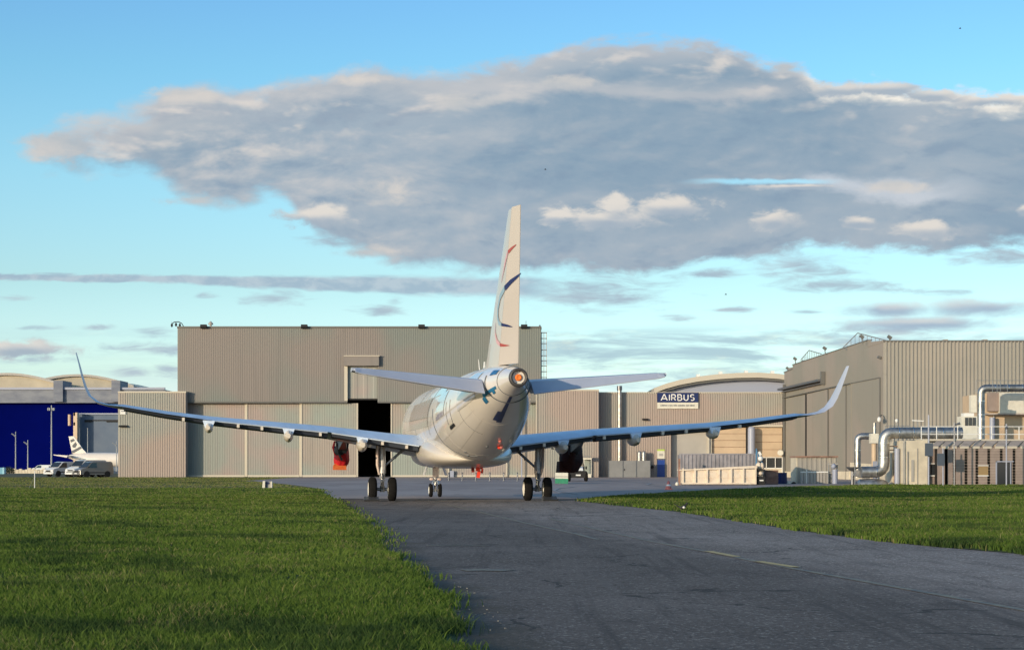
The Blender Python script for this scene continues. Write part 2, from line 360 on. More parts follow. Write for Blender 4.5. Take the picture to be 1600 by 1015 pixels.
M['blueshed'] = mat('royal_blue_sheet', (.001,.003,.085), 1.0, var=.12, scale=.05, spec=.0)
M['greyfascia'] = mat('grey_fascia', (.12,.14,.19), .6, col2=(.19,.21,.25), scale=.12, sc3=(1,1,2.5), thr=(.4,.6))
M['roofcream'] = mat('cream_roof_sheet', (.40,.36,.28), .6, var=.12, scale=.15)
M['blastgrey'] = mat('blue_grey_curtain', (.075,.115,.18), .6, col2=(.10,.14,.20), scale=.2)
M['peach'] = mat('peach_render', (.62,.47,.33), .7)
M['white'] = mat('white_paint', (.72,.72,.70), .45, var=.05, scale=3)
M['pole'] = mat('galvanised_pole', (.26,.28,.30), .4, .3)
M['shutter'] = mat('tan_shutter', (.50,.38,.26), .55, var=.08, scale=.6)
M['bluedoor'] = mat('blue_door', (.01,.05,.27), .45)
M['signblue'] = mat('sign_navy', (.008,.02,.10), .35)
M['greygate'] = mat('grey_gate_sheet', (.20,.205,.21), .5, var=.1, scale=.8)
M['greydoor'] = mat('grey_roller_door', (.36,.345,.32), .55, var=.06, scale=.5)
M['column'] = mat('grey_duct_paint', (.30,.33,.42), .45)
M['container'] = mat('grey_container_paint', (.24,.23,.25), .5, var=.25, scale=1.2)
M['skip'] = mat('tan_skip_paint', (.68,.59,.48), .6, col2=(.48,.35,.25), scale=2.2, thr=(.5,.85))
M['rust'] = mat('brown_crate', (.26,.15,.11), .8, var=.3, scale=2)
M['louvre'] = mat('mesh_canopy', (.36,.31,.27), .6, var=.2, scale=2)
M['pinkpanel'] = mat('pinkish_facade_panel', (.27,.215,.19), .6, var=.12, scale=1.5)
M['gap'] = mat('underside_shade_and_mount', (.030,.038,.055), .6)  # wing underside shade painted near-black; also colours the engine mounts
M['glass'] = mat('dark_window_glass', (.02,.025,.03), .08, spec=.8)
M['amberglass'] = mat('amber_window_blind', (.30,.21,.10), .5)
M['bluegrey'] = mat('blue_grey_box', (.07,.09,.12), .5)
M['vanwhite'] = mat('white_van_paint', (.62,.64,.66), .3, coat=.5)
M['vansilver'] = mat('silver_van_paint', (.21,.20,.19), .35, .4, coat=.4)
M['lens'] = mat('lamp_lens', (.75,.75,.75), .1)
M['green'] = mat('green_plastic', (.03,.22,.12), .5, var=.15, scale=3)
M['cream'] = mat('cream_plastic', (.62,.60,.52), .6, var=.08, scale=3)
M['cone'] = mat('faded_red_plastic', (.55,.16,.14), .6)
M['lime'] = mat('lime_panel', (.40,.55,.10), .6)
M['bird'] = mat('black_feathers', (.015,.015,.018), .6)
M['lineyellow'] = None

def ground_mat(name, cols, scales, rough=.85, bump=.3, bs=30, streak=None):
    m = mat(name, cols[0], rough, spec=.3); N, L = m.node_tree.nodes, m.node_tree.links; b = N['Principled BSDF']
    g = N.new('ShaderNodeNewGeometry'); c = (*cols[0], 1)
    for col, (sc, sv, lo, hi) in zip(cols[1:], scales):
        mp = N.new('ShaderNodeMapping'); mp.inputs['Scale'].default_value = sv; L.new(g.outputs['Position'], mp.inputs[0])
        n = N.new('ShaderNodeTexNoise'); n.inputs['Scale'].default_value = sc; n.inputs['Detail'].default_value = 7; n.inputs['Roughness'].default_value = .65; L.new(mp.outputs[0], n.inputs['Vector'])
        r = N.new('ShaderNodeMapRange'); L.new(n.outputs[0], r.inputs[0]); r.inputs[1].default_value = lo; r.inputs[2].default_value = hi
        q = N.new('ShaderNodeMix'); q.data_type = 'RGBA'; L.new(r.outputs[0], q.inputs[0]); setin(L, q.inputs[6], c); q.inputs[7].default_value = (*col, 1); c = q.outputs[2]
    L.new(c, b.inputs['Base Color'])
    n = N.new('ShaderNodeTexNoise'); n.inputs['Scale'].default_value = bs; n.inputs['Detail'].default_value = 6; L.new(g.outputs['Position'], n.inputs['Vector'])
    bp = N.new('ShaderNodeBump'); bp.inputs['Strength'].default_value = bump; bp.inputs['Distance'].default_value = .01; L.new(n.outputs[0], bp.inputs['Height']); L.new(bp.outputs[0], b.inputs['Normal'])
    return m
M['asphalt'] = ground_mat('worn_asphalt', [(.130,.105,.091),(.185,.152,.134),(.083,.067,.060),(.36,.32,.28),(.038,.032,.030),(.075,.062,.056),(.19,.165,.15)],
    [(.22,(1,.6,1),.42,.62),(.9,(1.6,.5,1),.52,.72),(22,(1,.6,1),.54,.66),(14,(1,.6,1),.56,.68),(1.3,(1.9,.06,1),.54,.72),(1.1,(1.6,.05,1.0),.60,.78)], .95, .9, 30)
def lane_mask(m):          # newer, paler surfacing right of the taxi line
    N, L = m.node_tree.nodes, m.node_tree.links; b = N['Principled BSDF']; old = b.inputs['Base Color'].links[0].from_socket
    g = N.new('ShaderNodeNewGeometry'); sp = N.new('ShaderNodeSeparateXYZ'); L.new(g.outputs['Position'], sp.inputs[0])
    n = N.new('ShaderNodeTexNoise'); n.inputs['Scale'].default_value = .8; n.inputs['Detail'].default_value = 7; L.new(g.outputs['Position'], n.inputs['Vector'])
    def mth(op,a,b_):
        q = N.new('ShaderNodeMath'); q.operation = op; setin(L,q.inputs[0],a); setin(L,q.inputs[1],b_); return q.outputs[0]
    v = mth('ADD', mth('SUBTRACT', sp.outputs[0], 9.2), mth('MULTIPLY', sp.outputs[1], .155)); v = mth('ADD', v, mth('MULTIPLY', mth('SUBTRACT', n.outputs[0], .5), 3.0))
    r = N.new('ShaderNodeMapRange'); L.new(v, r.inputs[0]); r.inputs[1].default_value = -1.0; r.inputs[2].default_value = 1.6; r.inputs[3].default_value = .95; r.inputs[4].default_value = 1.8
    q = N.new('ShaderNodeVectorMath'); q.operation = 'SCALE'; L.new(old, q.inputs[0]); L.new(r.outputs[0], q.inputs[3])
    # soil and washed-out fines along the left kerb
    ek = mth('ADD', mth('ADD', sp.outputs[0], -1.57), mth('MULTIPLY', sp.outputs[1], .11)); ek = mth('ADD', ek, mth('MULTIPLY', mth('SUBTRACT', n.outputs[0], .5), 1.6))
    er = N.new('ShaderNodeMapRange'); L.new(ek, er.inputs[0]); er.inputs[1].default_value = .75; er.inputs[2].default_value = .1; er.inputs[3].default_value = 0; er.inputs[4].default_value = .8
    em = N.new('ShaderNodeMix'); em.data_type = 'RGBA'; L.new(er.outputs[0], em.inputs[0]); L.new(q.outputs[0], em.inputs[6]); em.inputs[7].default_value = (.075,.062,.042,1)
    # cracks
    vo = N.new('ShaderNodeTexVoronoi'); vo.feature = 'DISTANCE_TO_EDGE'; vo.inputs['Scale'].default_value = .28
    mx = N.new('ShaderNodeVectorMath'); mx.operation = 'MULTIPLY_ADD'; n2 = N.new('ShaderNodeTexNoise'); n2.inputs['Scale'].default_value = 1.2; n2.inputs['Detail'].default_value = 8; L.new(g.outputs['Position'], n2.inputs['Vector'])
    L.new(n2.outputs['Color'], mx.inputs[0]); mx.inputs[1].default_value = (1.6,1.6,0); L.new(g.outputs['Position'], mx.inputs[2]); L.new(mx.outputs[0], vo.inputs['Vector'])
    n3 = N.new('ShaderNodeTexNoise'); n3.inputs['Scale'].default_value = .25; L.new(g.outputs['Position'], n3.inputs['Vector'])
    cr = mth('MULTIPLY', mth('LESS_THAN', vo.outputs['Distance'], .012), mth('GREATER_THAN', n3.outputs[0], .53))
    f = N.new('ShaderNodeMix'); f.data_type = 'RGBA'; L.new(mth('MULTIPLY', cr, .75), f.inputs[0]); L.new(em.outputs[2], f.inputs[6]); f.inputs[7].default_value = (.03,.027,.025,1)
    L.new(f.outputs[2], b.inputs['Base Color'])
lane_mask(M['asphalt'])
M['apron'] = ground_mat('apron_concrete', [(.345,.28,.255),(.42,.35,.32),(.28,.23,.21)], [(.12,(1,.5,1),.45,.6),(.5,(1,.25,1),.55,.7)], .85, .2, 20)
M['dirt'] = ground_mat('dry_turf', [(.10,.105,.062),(.17,.145,.09),(.06,.085,.035),(.04,.05,.022)], [(.18,(.5,1,1),.42,.6),(.35,(.35,1.3,1),.5,.62),(1.5,(.4,1.4,1),.58,.7)], .95, .5, 8)
M['path'] = ground_mat('pale_path', [(.24,.22,.19),(.18,.165,.14)], [(.8,(1,1,1),.4,.6)], .9, .2, 20)
M['lawn'] = ground_mat('lawn_soil', [(.045,.07,.018),(.03,.05,.013),(.07,.085,.025)], [(.5,(1,1,1),.42,.6),(1.7,(1,.7,1),.55,.7)], .95, .6, 12)
M['farground'] = ground_mat('far_apron', [(.20,.19,.18),(.14,.14,.14)], [(.05,(1,1,1),.4,.6)], .9, .1, 5)

def paintmat(name, col, lo, hi):
    m = mat(name, col, .7); N, L = m.node_tree.nodes, m.node_tree.links; b = N['Principled BSDF']
    g = N.new('ShaderNodeNewGeometry'); n = N.new('ShaderNodeTexNoise'); n.inputs['Scale'].default_value = 3; n.inputs['Detail'].default_value = 8; n.inputs['Roughness'].default_value = .75
    L.new(g.outputs['Position'], n.inputs['Vector']); r = N.new('ShaderNodeMapRange'); L.new(n.outputs[0], r.inputs[0]); r.inputs[1].default_value = lo; r.inputs[2].default_value = hi
    q = N.new('ShaderNodeMix'); q.data_type = 'RGBA'; L.new(r.outputs[0], q.inputs[0]); q.inputs[6].default_value = (.095,.095,.10,1); q.inputs[7].default_value = (*col,1)
    L.new(q.outputs[2], b.inputs['Base Color']); return m
M['lineworn'] = paintmat('worn_line_paint', (.30,.26,.17), .36, .60)
M['lineyellow'] = paintmat('yellow_line_paint', (.60,.44,.17), .28, .5)
M['linewhite'] = paintmat('white_line_paint', (.45,.45,.45), .3, .6)

# ------------------------------------------------------------------ ground
def sheet(name, poly, mat_, dz, step=None):
    """flat sheet over polygon (convex strips given as left/right edges per Y)"""
    mb = MB(); mb.keep = 1
    rows = []
    for (y, xl, xr) in poly: rows.append((y, xl, xr))
    for y, xl, xr in rows: mb.v += [(xl, y, gz(y)+dz), (xr, y, gz(y)+dz)]
    for i in range(len(rows)-1): mb.f.append((2*i, 2*i+1, 2*i+3, 2*i+2))
    return struct(mb.build(name, mat_))
def interp(t, y):
    if y <= t[0][0]: return t[0][1]
    for (a, xa), (b, xb) in zip(t, t[1:]):
        if y <= b: return xa+(xb-xa)*(y-a)/(b-a)
    return t[-1][1]
LE = [(-10, .6), (5,-.1),(16.3,-.48),(20.2,-.63),(26,-1.25),(37.3,-2.58),(50,-3.9),(78,-7.0),(92,-8.9),(128,-13.3),(145,-15)]   # left kerb of the taxiway
RE = [(-10,17),(5,14),(20,12),(34,9.4),(38.9,8.1),(46.7,7.3),(67,6.03),(80,4.3),(89.5,3.1)]
YS = [-60,-10,0,5,10,13,16.3,20.2,23,26,30,34,37.3,40,46.7,55,67,73,78,84,89.5]
sheet('ground', [(y,-2500,2500) for y in (-300,-50,0,106,142,215,260,400,900,2500,6000)], M['dirt'], 0)
sheet('far_apron', [(y,-1200,600) for y in (300,400,900,1500)], M['farground'], .012)
sheet('apron', [(y, interp(LE,y) if y < 128 else -13.3+(y-128)*(-24.0+13.3)/(172-128) if y < 172 else -25, 60) for y in (89.5,95,106,115,128,142,160,172,190,215,216,262)], M['apron'], .010)
sheet('taxiway', [(y, interp(LE,y), interp(RE,y)) for y in YS]+[(96, -9.4, 3.3)], M['asphalt'], .018)
RN = [(89.5,3.1),(101,5.2),(112,9.3),(128,17.5),(141,30),(150,60)]      # far side of the right lawn
# dark strip laid across where the taxiway meets the apron
sheet('dark_strip', [(94.6,-9.5,5.5),(96.2,-9.6,5.5)], mat('dark_strip_surface', (.045,.042,.042), .9, var=.3, scale=2), .024)
def line(pts, w, m, dz=.026, name='painted_line'):
    mb = MB(); mb.keep = 1
    P = [Vector((a,b,0)) for a,b in pts]
    for i,p in enumerate(P):
        d = (P[min(i+1,len(P)-1)]-P[max(i-1,0)]).normalized(); n = Vector((-d.y,d.x,0))
        for sgn in (-1,1):
            q = p+n*w/2*sgn; mb.v.append((q.x,q.y,gz(q.y)+dz))
    for i in range(len(P)-1): mb.f.append((2*i,2*i+1,2*i+3,2*i+2))
    return mb.build(name, m)
struct(line([(-2.9,81),(-1.07,66),(.3,54),(1.54,44.5),(1.9,41)], .14, M['lineworn'], name='faded_taxi_line'))
struct(line([(1.2,58),(2.1,48.7),(3.0,40),(3.66,35.3),(4.3,30),(5.7,20.6),(6.6,15),(8,5)], .13, M['lineworn'], name='long_taxi_line'))
struct(line([(3.72,35.1),(4.0,32.9)], .17, M['lineyellow'], .032, name='yellow_dash'))
struct(line([(4.16,31.3),(4.52,29.4)], .17, M['lineyellow'], .032, name='second_yellow_dash'))
struct(line([(-1.3,72),(.3,71.5)], .25, M['lineworn'], .030, name='cross_mark'))
def gp(px, py, Y): return (X(px,Y), Y)
struct(line([(3.3,112),(3.0,113.5),(2.75,121),(3.2,128),(4.6,134)], .22, M['linewhite'], .03, name='apron_white_line'))
struct(line([(3.9,110),(3.2,116),(3.0,123)], .16, M['linewhite'], .034, name='apron_white_line_inner'))
struct(line([(11.9,126),(10.3,142),(11.4,152),(7.8,190)], .22, M['linewhite'], .03, name='apron_edge_line'))
struct(line([(-20,150),(-8.5,150.5)], .35, M['linewhite'], .03, name='apron_cross_line'))
struct(line([(-6,106.5),(-3.2,107)], .2, M['linewhite'], .03, name='nose_stop_mark'))

kr = random.Random(11); kb = MB()
for k in range(260):
    y = 18*(60/18)**kr.random(); x = interp([(-10,.6),(5,-.1),(16.3,-.48),(20.2,-.63),(26,-1.25),(37.3,-2.58),(50,-3.9),(78,-7)], y)+kr.random()**2*.5; r_ = kr.uniform(.004,.012)
    kb.obox((x,y,.022+r_*.3),r_*2,r_*1.6,r_,rz=kr.random()*3)
o_ = kb.build('gravel', mat('pale_gravel', (.20,.19,.175), .9, var=.3, scale=9)); o_['kind'] = 'stuff'; tag(o_, 'loose pale gravel along the left edge of the taxiway', 'gravel')
for x0, y0, L, wd in ((-1.75,37.8,1.3,.16),(-.75,28.6,.7,.45)):
    struct(line([(x0,y0),(x0+L*.5,y0+.1),(x0+L,y0-.1)], wd, M['lineworn'], .028, name='pale_patch'))
# ---- lawns: soil sheets with real blades
def lawn_sheet(name, rows, dz):
    mb = MB(); mb.keep = 1; n = 24
    rows = [(y,a,b) for y,a,b in rows]
    for y,a,b in rows:
        for i in range(n+1):
            t = i/n; x = a+(b-a)*t; edge = min(abs(x-EDGE(y)) / .8, 1)
            mb.v.append((x, y, gz(y)+.022+dz*edge+.03*edge*math.sin(x*1.3+y*.7)*math.sin(y*.31)))
    for r in range(len(rows)-1):
        for i in range(n): k = r*(n+1)+i; mb.f.append((k,k+1,k+n+2,k+n+1))
    return struct(mb.build(name, M['lawn'], smooth=60))
EDGE = lambda y: interp(LE, y)
ysl = [-10,0,5,10,14,17,20,23,26,30,34,38,43,50,58,66,73,80,88,95,102,108,114,120,124]
def lx(y):       # staggered so the sheet is fine near the taxiway
    return interp(LE, y)
for nm, f0, f1 in (('lawn', 4, 0), ('lawn', 60, 4)):
    lawn_sheet(nm, [(y, lx(y)-f0, lx(y)-f1) for y in ysl], .05)
REDGE = lambda y: interp(RE, y) if y < 89.5 else interp(RN, y)
EDGE = REDGE
for nm, f0, f1 in (('lawn', 0, 4), ('lawn', 4, 70)):
    lawn_sheet(nm, [(y, REDGE(y)+f0, REDGE(y)+f1) for y in (-10,0,5,12,20,27,34,40,46.7,55,61,67,74,80,85,89.5,95,101,106,112,120,128,135,141)], .05)

rng = np.random.default_rng(5)
def vnoise(x, y, s, seed):
    r = np.random.default_rng(seed).random((64,64)); u = x/s; v = y/s; i = np.floor(u).astype(int); j = np.floor(v).astype(int)
    fu = u-i; fv = v-j; fu = fu*fu*(3-2*fu); fv = fv*fv*(3-2*fv)
    g = lambda a,b: r[a%64,b%64]
    return (g(i,j)*(1-fu)+g(i+1,j)*fu)*(1-fv)+(g(i,j+1)*(1-fu)+g(i+1,j+1)*fu)*fv
def grass(name, N, y0, y1, xfun, gzf, label, hmul=1.0, dens=None, dryp=.05):
    y = y0*(y1/y0)**rng.random(N); xa, xb = xfun(y); x = xa+(xb-xa)*rng.random(N)
    keep = (np.abs(x) < .36*y+4)
    x, y = x[keep], y[keep]
    p = .55*vnoise(x,y,2.3,1)+.3*vnoise(x,y*.6,.7,2)+.15*vnoise(x,y,.25,3)
    far = np.clip((y-20)/80,0,1)
    h = (.03+.12*p+.045*rng.random(len(x)))*hmul*.86*(1-.25*far); tall = rng.random(len(x)) < .015; h[tall] *= 1.7
    w = .0021+.00026*y
    a = rng.random(len(x))*2*math.pi; lean = h*(.25+.65*rng.random(len(x))); la = rng.random(len(x))*2*math.pi
    z = gzf(x,y)
    n = len(x); V = np.zeros((n,5,3)); ca, sa = np.cos(a)*w, np.sin(a)*w
    lxx, lyy = np.cos(la)*lean, np.sin(la)*lean
    V[:,0] = np.stack([x-ca,y-sa,z-.01],1); V[:,1] = np.stack([x+ca,y+sa,z-.01],1)
    V[:,2] = np.stack([x+.75*ca+.35*lxx,y+.75*sa+.35*lyy,z+.6*h],1); V[:,3] = np.stack([x-.75*ca+.35*lxx,y-.75*sa+.35*lyy,z+.6*h],1)
    V[:,4] = np.stack([x+lxx,y+lyy,z+h],1)
    me = bpy.data.meshes.new(name); me.vertices.add(n*5); me.vertices.foreach_set('co', V.reshape(-1))
    b = np.arange(n)*5
    loops = np.stack([b,b+1,b+2,b+3,b+3,b+2,b+4],1).reshape(-1)
    me.loops.add(n*7); me.loops.foreach_set('vertex_index', loops)
    st = np.stack([np.arange(n)*7, np.arange(n)*7+4],1).reshape(-1)
    me.polygons.add(n*2); me.polygons.foreach_set('loop_start', st)
    me.update(calc_edges=True)
    at = me.color_attributes.new('tint','FLOAT_COLOR','POINT')
    q = np.clip(.5*vnoise(x,y,3.1,8)+.25*vnoise(x,y,.9,9)+.25*rng.random(n)+.0*far,0,1); dry = (rng.random(n) < (dryp+.14*far+.3*np.clip((vnoise(x,y,1.1,31)-.66)*4,0,1))).astype(float)*(.5+.5*rng.random(n))
    patch = np.clip((.5*vnoise(x+.6*y,y*.8,2.7,12)+.3*vnoise(x,y,.8,13)+.2*vnoise(x,y,.3,14)-.56)*5,0,.75)
    C = np.zeros((n,5,4)); C[...,0] = q[:,None]; C[...,1] = dry[:,None]; C[...,2] = patch[:,None]; C[...,3] = 1
    at.data.foreach_set('color', C.reshape(-1))
    me.materials.append(M['blade']); me.polygons.foreach_set('use_smooth',[True]*len(me.polygons))
    o = bpy.data.objects.new(name, me); COL.objects.link(o); o['kind'] = 'stuff'
    return tag(o, label, 'grass')
bm_ = mat('grass_blade', (.06,.12,.02), .75, spec=.12); M['blade'] = bm_
N_, L_ = bm_.node_tree.nodes, bm_.node_tree.links
at_ = N_.new('ShaderNodeAttribute'); at_.attribute_name = 'tint'; sp_ = N_.new('ShaderNodeSeparateColor'); L_.new(at_.outputs['Color'], sp_.inputs[0])
def mixc(f, a, b):
    q = N_.new('ShaderNodeMix'); q.data_type = 'RGBA'; L_.new(f, q.inputs[0]); setin(L_, q.inputs[6], a); setin(L_, q.inputs[7], b); return q.outputs[2]
c_ = mixc(sp_.outputs[0], (.062,.118,.018,1), (.160,.225,.040,1)); c_ = mixc(sp_.outputs[1], c_, (.26,.23,.10,1)); c_ = mixc(sp_.outputs[2], c_, (.030,.060,.020,1))
L_.new(c_, N_['Principled BSDF'].inputs['Base Color'])
tr_ = N_.new('ShaderNodeBsdfTranslucent'); L_.new(c_, tr_.inputs[0]); ms_ = N_.new('ShaderNodeMixShader'); ms_.inputs[0].default_value = .3
L_.new(N_['Principled BSDF'].outputs[0], ms_.inputs[1]); L_.new(tr_.outputs[0], ms_.inputs[2]); L_.new(ms_.outputs[0], N_['Material Output'].inputs[0])
ile = lambda y: np.interp(y, [a for a,_ in LE], [b for _,b in LE])
gzn = lambda y: np.interp(y, [0,106,142,215,260], [0,0,.3,.55,.75])
def redge(y): return np.where(y < 89.5, np.interp(y,[a for a,_ in RE],[b for _,b in RE]), np.interp(y,[a for a,_ in RN],[b for _,b in RN]))
def lf(y):
    e = ile(y)+(vnoise(y*0,y,.35,21)-.5)*.22+(vnoise(y*0+9,y,1.3,22)-.6)*.25+(rng.random(len(y))**4)*np.clip(y/60,.2,.7)*(vnoise(y*0+5,y,.6,25)>.5); return -.36*y-4, e
def lz(x,y): ed = np.clip((ile(y)-x)/.8,0,1); return gzn(y)+.022+ed*.05
grass('grass', 430000, 11, 125, lf, lz, 'large lawn of green grass left of the taxiway, close to the viewer')
def rf(y):
    e = redge(y)+(vnoise(y*0+3,y,.5,23)-.55)*.4; return e, np.maximum(.36*y+4, e+.5)
def rz(x,y): ed = np.clip((x-redge(y))/.8,0,1); return gzn(y)+.022+ed*.05
def df(y): return -.36*y-6, np.where(y < 172, -13.3-(y-128)*.24, -24.5)-.3
grass('dry_grass', 60000, 124, 214, df, lambda x,y: gzn(y)+.0, 'short brownish grass between the lawn and the tall hangar', .55, dryp=.5)
grass('grass', 300000, 16, 141, rf, rz, 'strip of green grass between the taxiway and the low buildings on the right', 1.3)

# ------------------------------------------------------------------ the airliner (local: +y nose, +x right, z up, origin between the main wheels)
def catmull(t, ys, vals):
    return np.interp(t, ys, vals)
FUS = [(-17.7,.06,3.25,3.1),(-17.3,.45,3.65,2.75),(-16.6,.85,4.1,2.4),(-15.6,1.25,4.75,2.1),(-14.2,1.62,5.4,1.87),(-12.6,1.86,5.77,1.76),(-10.5,1.97,5.87,1.73),(-6,1.975,5.87,1.73),
       (0,1.975,5.87,1.73),(3.5,1.975,5.87,1.73),(5.5,1.97,5.87,1.77),(7.5,1.93,5.87,1.93),(9.5,1.83,5.86,2.25),(11.5,1.66,5.84,2.68),(13.5,1.42,5.80,3.18),(15.3,1.14,5.74,3.68),
       (16.8,.86,5.66,4.08),(18.0,.63,5.56,4.40),(19.0,.46,5.46,4.60),(19.75,.36,5.38,4.70)]
def smooth_tab(tab, n):
    tab = np.array(tab, float); s = tab[:,0]; out = []
    m = np.zeros_like(tab)
    for i in range(len(s)):
        if 0 < i < len(s)-1: m[i] = (tab[i+1]-tab[i-1])/(s[i+1]-s[i-1])
        elif i == 0: m[i] = (tab[1]-tab[0])/(s[1]-s[0])
        else: m[i] = (tab[-1]-tab[-2])/(s[-1]-s[-2])
    for i in range(len(s)-1):
        h = s[i+1]-s[i]; k = max(1,int(round(h*n)))
        for j in range(k):
            t = j/k; t2, t3 = t*t, t*t*t
            p = (2*t3-3*t2+1)*tab[i]+(t3-2*t2+t)*h*m[i]+(-2*t3+3*t2)*tab[i+1]+(t3-t2)*h*m[i+1]; p[0] = s[i]+h*t; out.append(p)
    out.append(tab[-1]); return out
FT = smooth_tab(FUS, 2)
def fus_at(s): 
    a = np.array(FT); return [float(np.interp(s, a[:,0], a[:,k])) for k in (1,2,3)]
def fpt(s, ang, off=0.0):        # ang 0 = right side, 90 = top, 180 = left, 270 = belly
    w, t, b = fus_at(s); c = (t+b)/2; r = (t-b)/2; a = rad(ang)
    n = Vector((math.cos(a)/w, 0, math.sin(a)/r)).normalized()
    s2 = .05; w2,t2,b2 = fus_at(s+s2); dn = ((t2+b2)/2-c)
    return Vector((w*math.cos(a), -s, c+r*math.sin(a)))+n*off
AC = thing('airliner', 'large white airliner seen from behind on the taxiway, fin marked with red and navy arcs', 'airliner')
fb = MB(); fb.loft([[Vector((w*math.cos(a), -s, (t+b)/2+(t-b)/2*math.sin(a))) for a in [k*2*math.pi/72 for k in range(72)]] for s,w,t,b in FT])
FB = fb.build('fuselage', M['paint'], AC, 40)
def patch(name, s0, s1, a0, a1, m, off=.012, parent=None, n=8, shape=None):
    mb = MB(); mb.keep = 1
    mb.add([fpt(s0+(s1-s0)*i/n, a0+(a1-a0)*j/n, off) for i in range(n+1) for j in range(n+1)],
           [(i*(n+1)+j, i*(n+1)+j+1, (i+1)*(n+1)+j+1, (i+1)*(n+1)+j) for i in range(n) for j in range(n)])
    return mb.build(name, m, parent or FB, 60)
def seam(name, pts, m='seam', r=.016):
    return MB().tube([fpt(s,a,.004) for s,a in pts], r, 6).build(name, M[m], FB, 60)
# tail-end exhaust ring and its orange cover
MB().lathe((0,-19.6,5.05),(0,-1,-.0),[(0,.36),(.12,.37),(.30,.35),(.33,.30),(.30,.25),(.05,.24),(.0,.05)],32).build('exhaust_ring', mat('sooty_metal', (.07,.065,.065), .6, .3), AC, 50)
MB().lathe((0,-19.68,5.05),(0,-1,0),[(0,.14),(.13,.13),(.16,.09),(.14,.04)],14).build('exhaust_cover', mat('orange_plug', (.85,.20,.03), .7), AC, 40)
MB().obox((.02,-19.93,4.84),.16,.05,.07).build('exhaust_tag', M['cream'], AC)
# seams and doors
seam('tail_cone_seam', [(18.15,a) for a in range(0,361,10)], r=.018)
seam('tail_seam', [(16.7-.5*math.sin(rad(a)),a) for a in range(150,400,10)], r=.035)
for off in (0,):
    d = [(10.2,172),(10.2,206),(10.95,206),(10.95,172)]
    seam('aft_door_outline', [(10.2,170-0),(10.2,180),(10.2,190),(10.2,200),(10.25,207)], r=.02)
    seam('aft_door_outline', [(11.05,170),(11.05,180),(11.05,190),(11.05,200),(11.0,207)], r=.02)
    patch('door_sill', 10.15, 11.15, 206, 210.5, M['black'], .02)
    patch('door_step', 10.3, 11.0, 203.5, 205.5, M['edge'], .05)
seam('belly_seam', [(6.2+.03*(a-180),a) for a in range(168,270,6)], r=.02)
seam('fuselage_joint', [(4.0,a) for a in range(95,200,8)], r=.010); seam('fuselage_joint', [(-3.0,a) for a in range(95,200,8)], r=.010)
seam('fuselage_joint', [(12.6,a) for a in range(60,260,8)], r=.008)
for s_ in (-12,-9,-.2,1.9,7.4,9.0,14.2): seam('skin_joint', [(s_,a) for a in range(60,300,8)], 'softseam', r=.005)
for a_ in (150,186,214,238): seam('skin_joint', [(q_*.5,a_) for q_ in range(-22,30)], 'softseam', r=.004)
# translucent film taped over the left flank and the stabiliser roots
for k, (s0,s1,a0,a1) in enumerate(((-6.5,3.6,150,188),(4.4,8.6,118,150),(7.2,9.6,150,186))):
    patch('protective_film', s0, s1, a0, a1, M['film'], .015, n=10)
patch('stabiliser_root_patch', 12.4, 15.3, 132, 196, M['film'], .02, n=10)
patch('blue_tape', 16.9, 17.8, 132, 152, M['blue_tape'], .02)
patch('blue_tape', 16.2, 17.9, 196, 206, M['teal_tape'], .02)
patch('blue_tape', 16.0, 16.4, 206, 222, M['teal_tape'], .022)
patch('blue_tape', 17.3, 17.6, 206, 216, M['teal_tape'], .022)
patch('blue_tape', 14.6, 18.0, 262, 272, M['navy_tape'], .02)
patch('blue_tape', 14.8, 16.0, 254, 266, M['navy_tape'], .024)
patch('blue_tape', 16.4, 18.0, 186, 262, M['seam'], -.01)
for s, a in ((8.9,246),(8.4,252),(10.8,268)):
    p = fpt(s,a,.0); MB().ell(p,.07,.07,.05).build('drain_mast', M['seam'], AC, 60)
p = fpt(10.6,287,.02); MB().ell(p,.12,.16,.12).build('red_beacon', M['redflag'], AC, 60); MB().ell(p+Vector((.06,-.12,.0)),.085,.08,.11).build('beacon_cover', M['cone'], AC, 60)
p = fpt(11.8,283,.02); MB().ell(p,.08,.1,.10).build('vent_cover', M['cone'], AC, 60)
MB().cyl(fpt(9.3,97,-.05), fpt(9.3,97,.5), .03, .012, 6).build('antenna', M['white'], AC)
MB().prism([(-8.6,5.8),(-9.0,6.25),(-9.25,6.25),(-9.3,5.8)],-.015,.015,'yz').build('antenna_blade', M['white'], AC)
# remove-before-flight streamers on the belly
for x, z0, w, h, s in ((.42,1.66,.20,.55,3.6),(.60,1.68,.12,.34,3.5)):
    mb = MB(); mb.box(x-w/2,x+w/2,-s-.02,-s,z0-h*.35,z0+.05); mb.obox((x+.03,-s-.03,z0-h*.62),w*.8,.02,h*.6,ry=.15,rx=.1)
    mb.build('warning_streamer', M['redflag'], AC)
MB().obox((.18,-3.6,1.56),.14,.02,.30,ry=-.1).build('warning_streamer', mat('dark_red_flag', (.20,.015,.012), .7), AC)
# belly fairing
def fair(s, w, t, b, n=48, p=2.6):
    out = []
    for k in range(n):
        a = k*2*math.pi/n; ca, sa = math.cos(a), math.sin(a)
        out.append(Vector((math.copysign(abs(ca)**(2/p),ca)*w, -s, (t+b)/2+math.copysign(abs(sa)**(2/p),sa)*(t-b)/2)))
    return out
MB().loft([fair(*q) for q in smooth_tab([(-8.8,.6,2.1,1.75),(-7.8,1.45,2.5,1.62),(-6,1.9,2.9,1.60),(-3,2.08,3.1,1.58),(0,2.12,3.15,1.58),(2.5,2.10,3.05,1.60),(4.3,1.92,2.8,1.64),(5.8,1.5,2.5,1.72),(7.0,.9,2.25,1.84),(7.6,.3,2.1,1.95)],1.5)]).build('belly_fairing', M['fairing'], AC, 60)

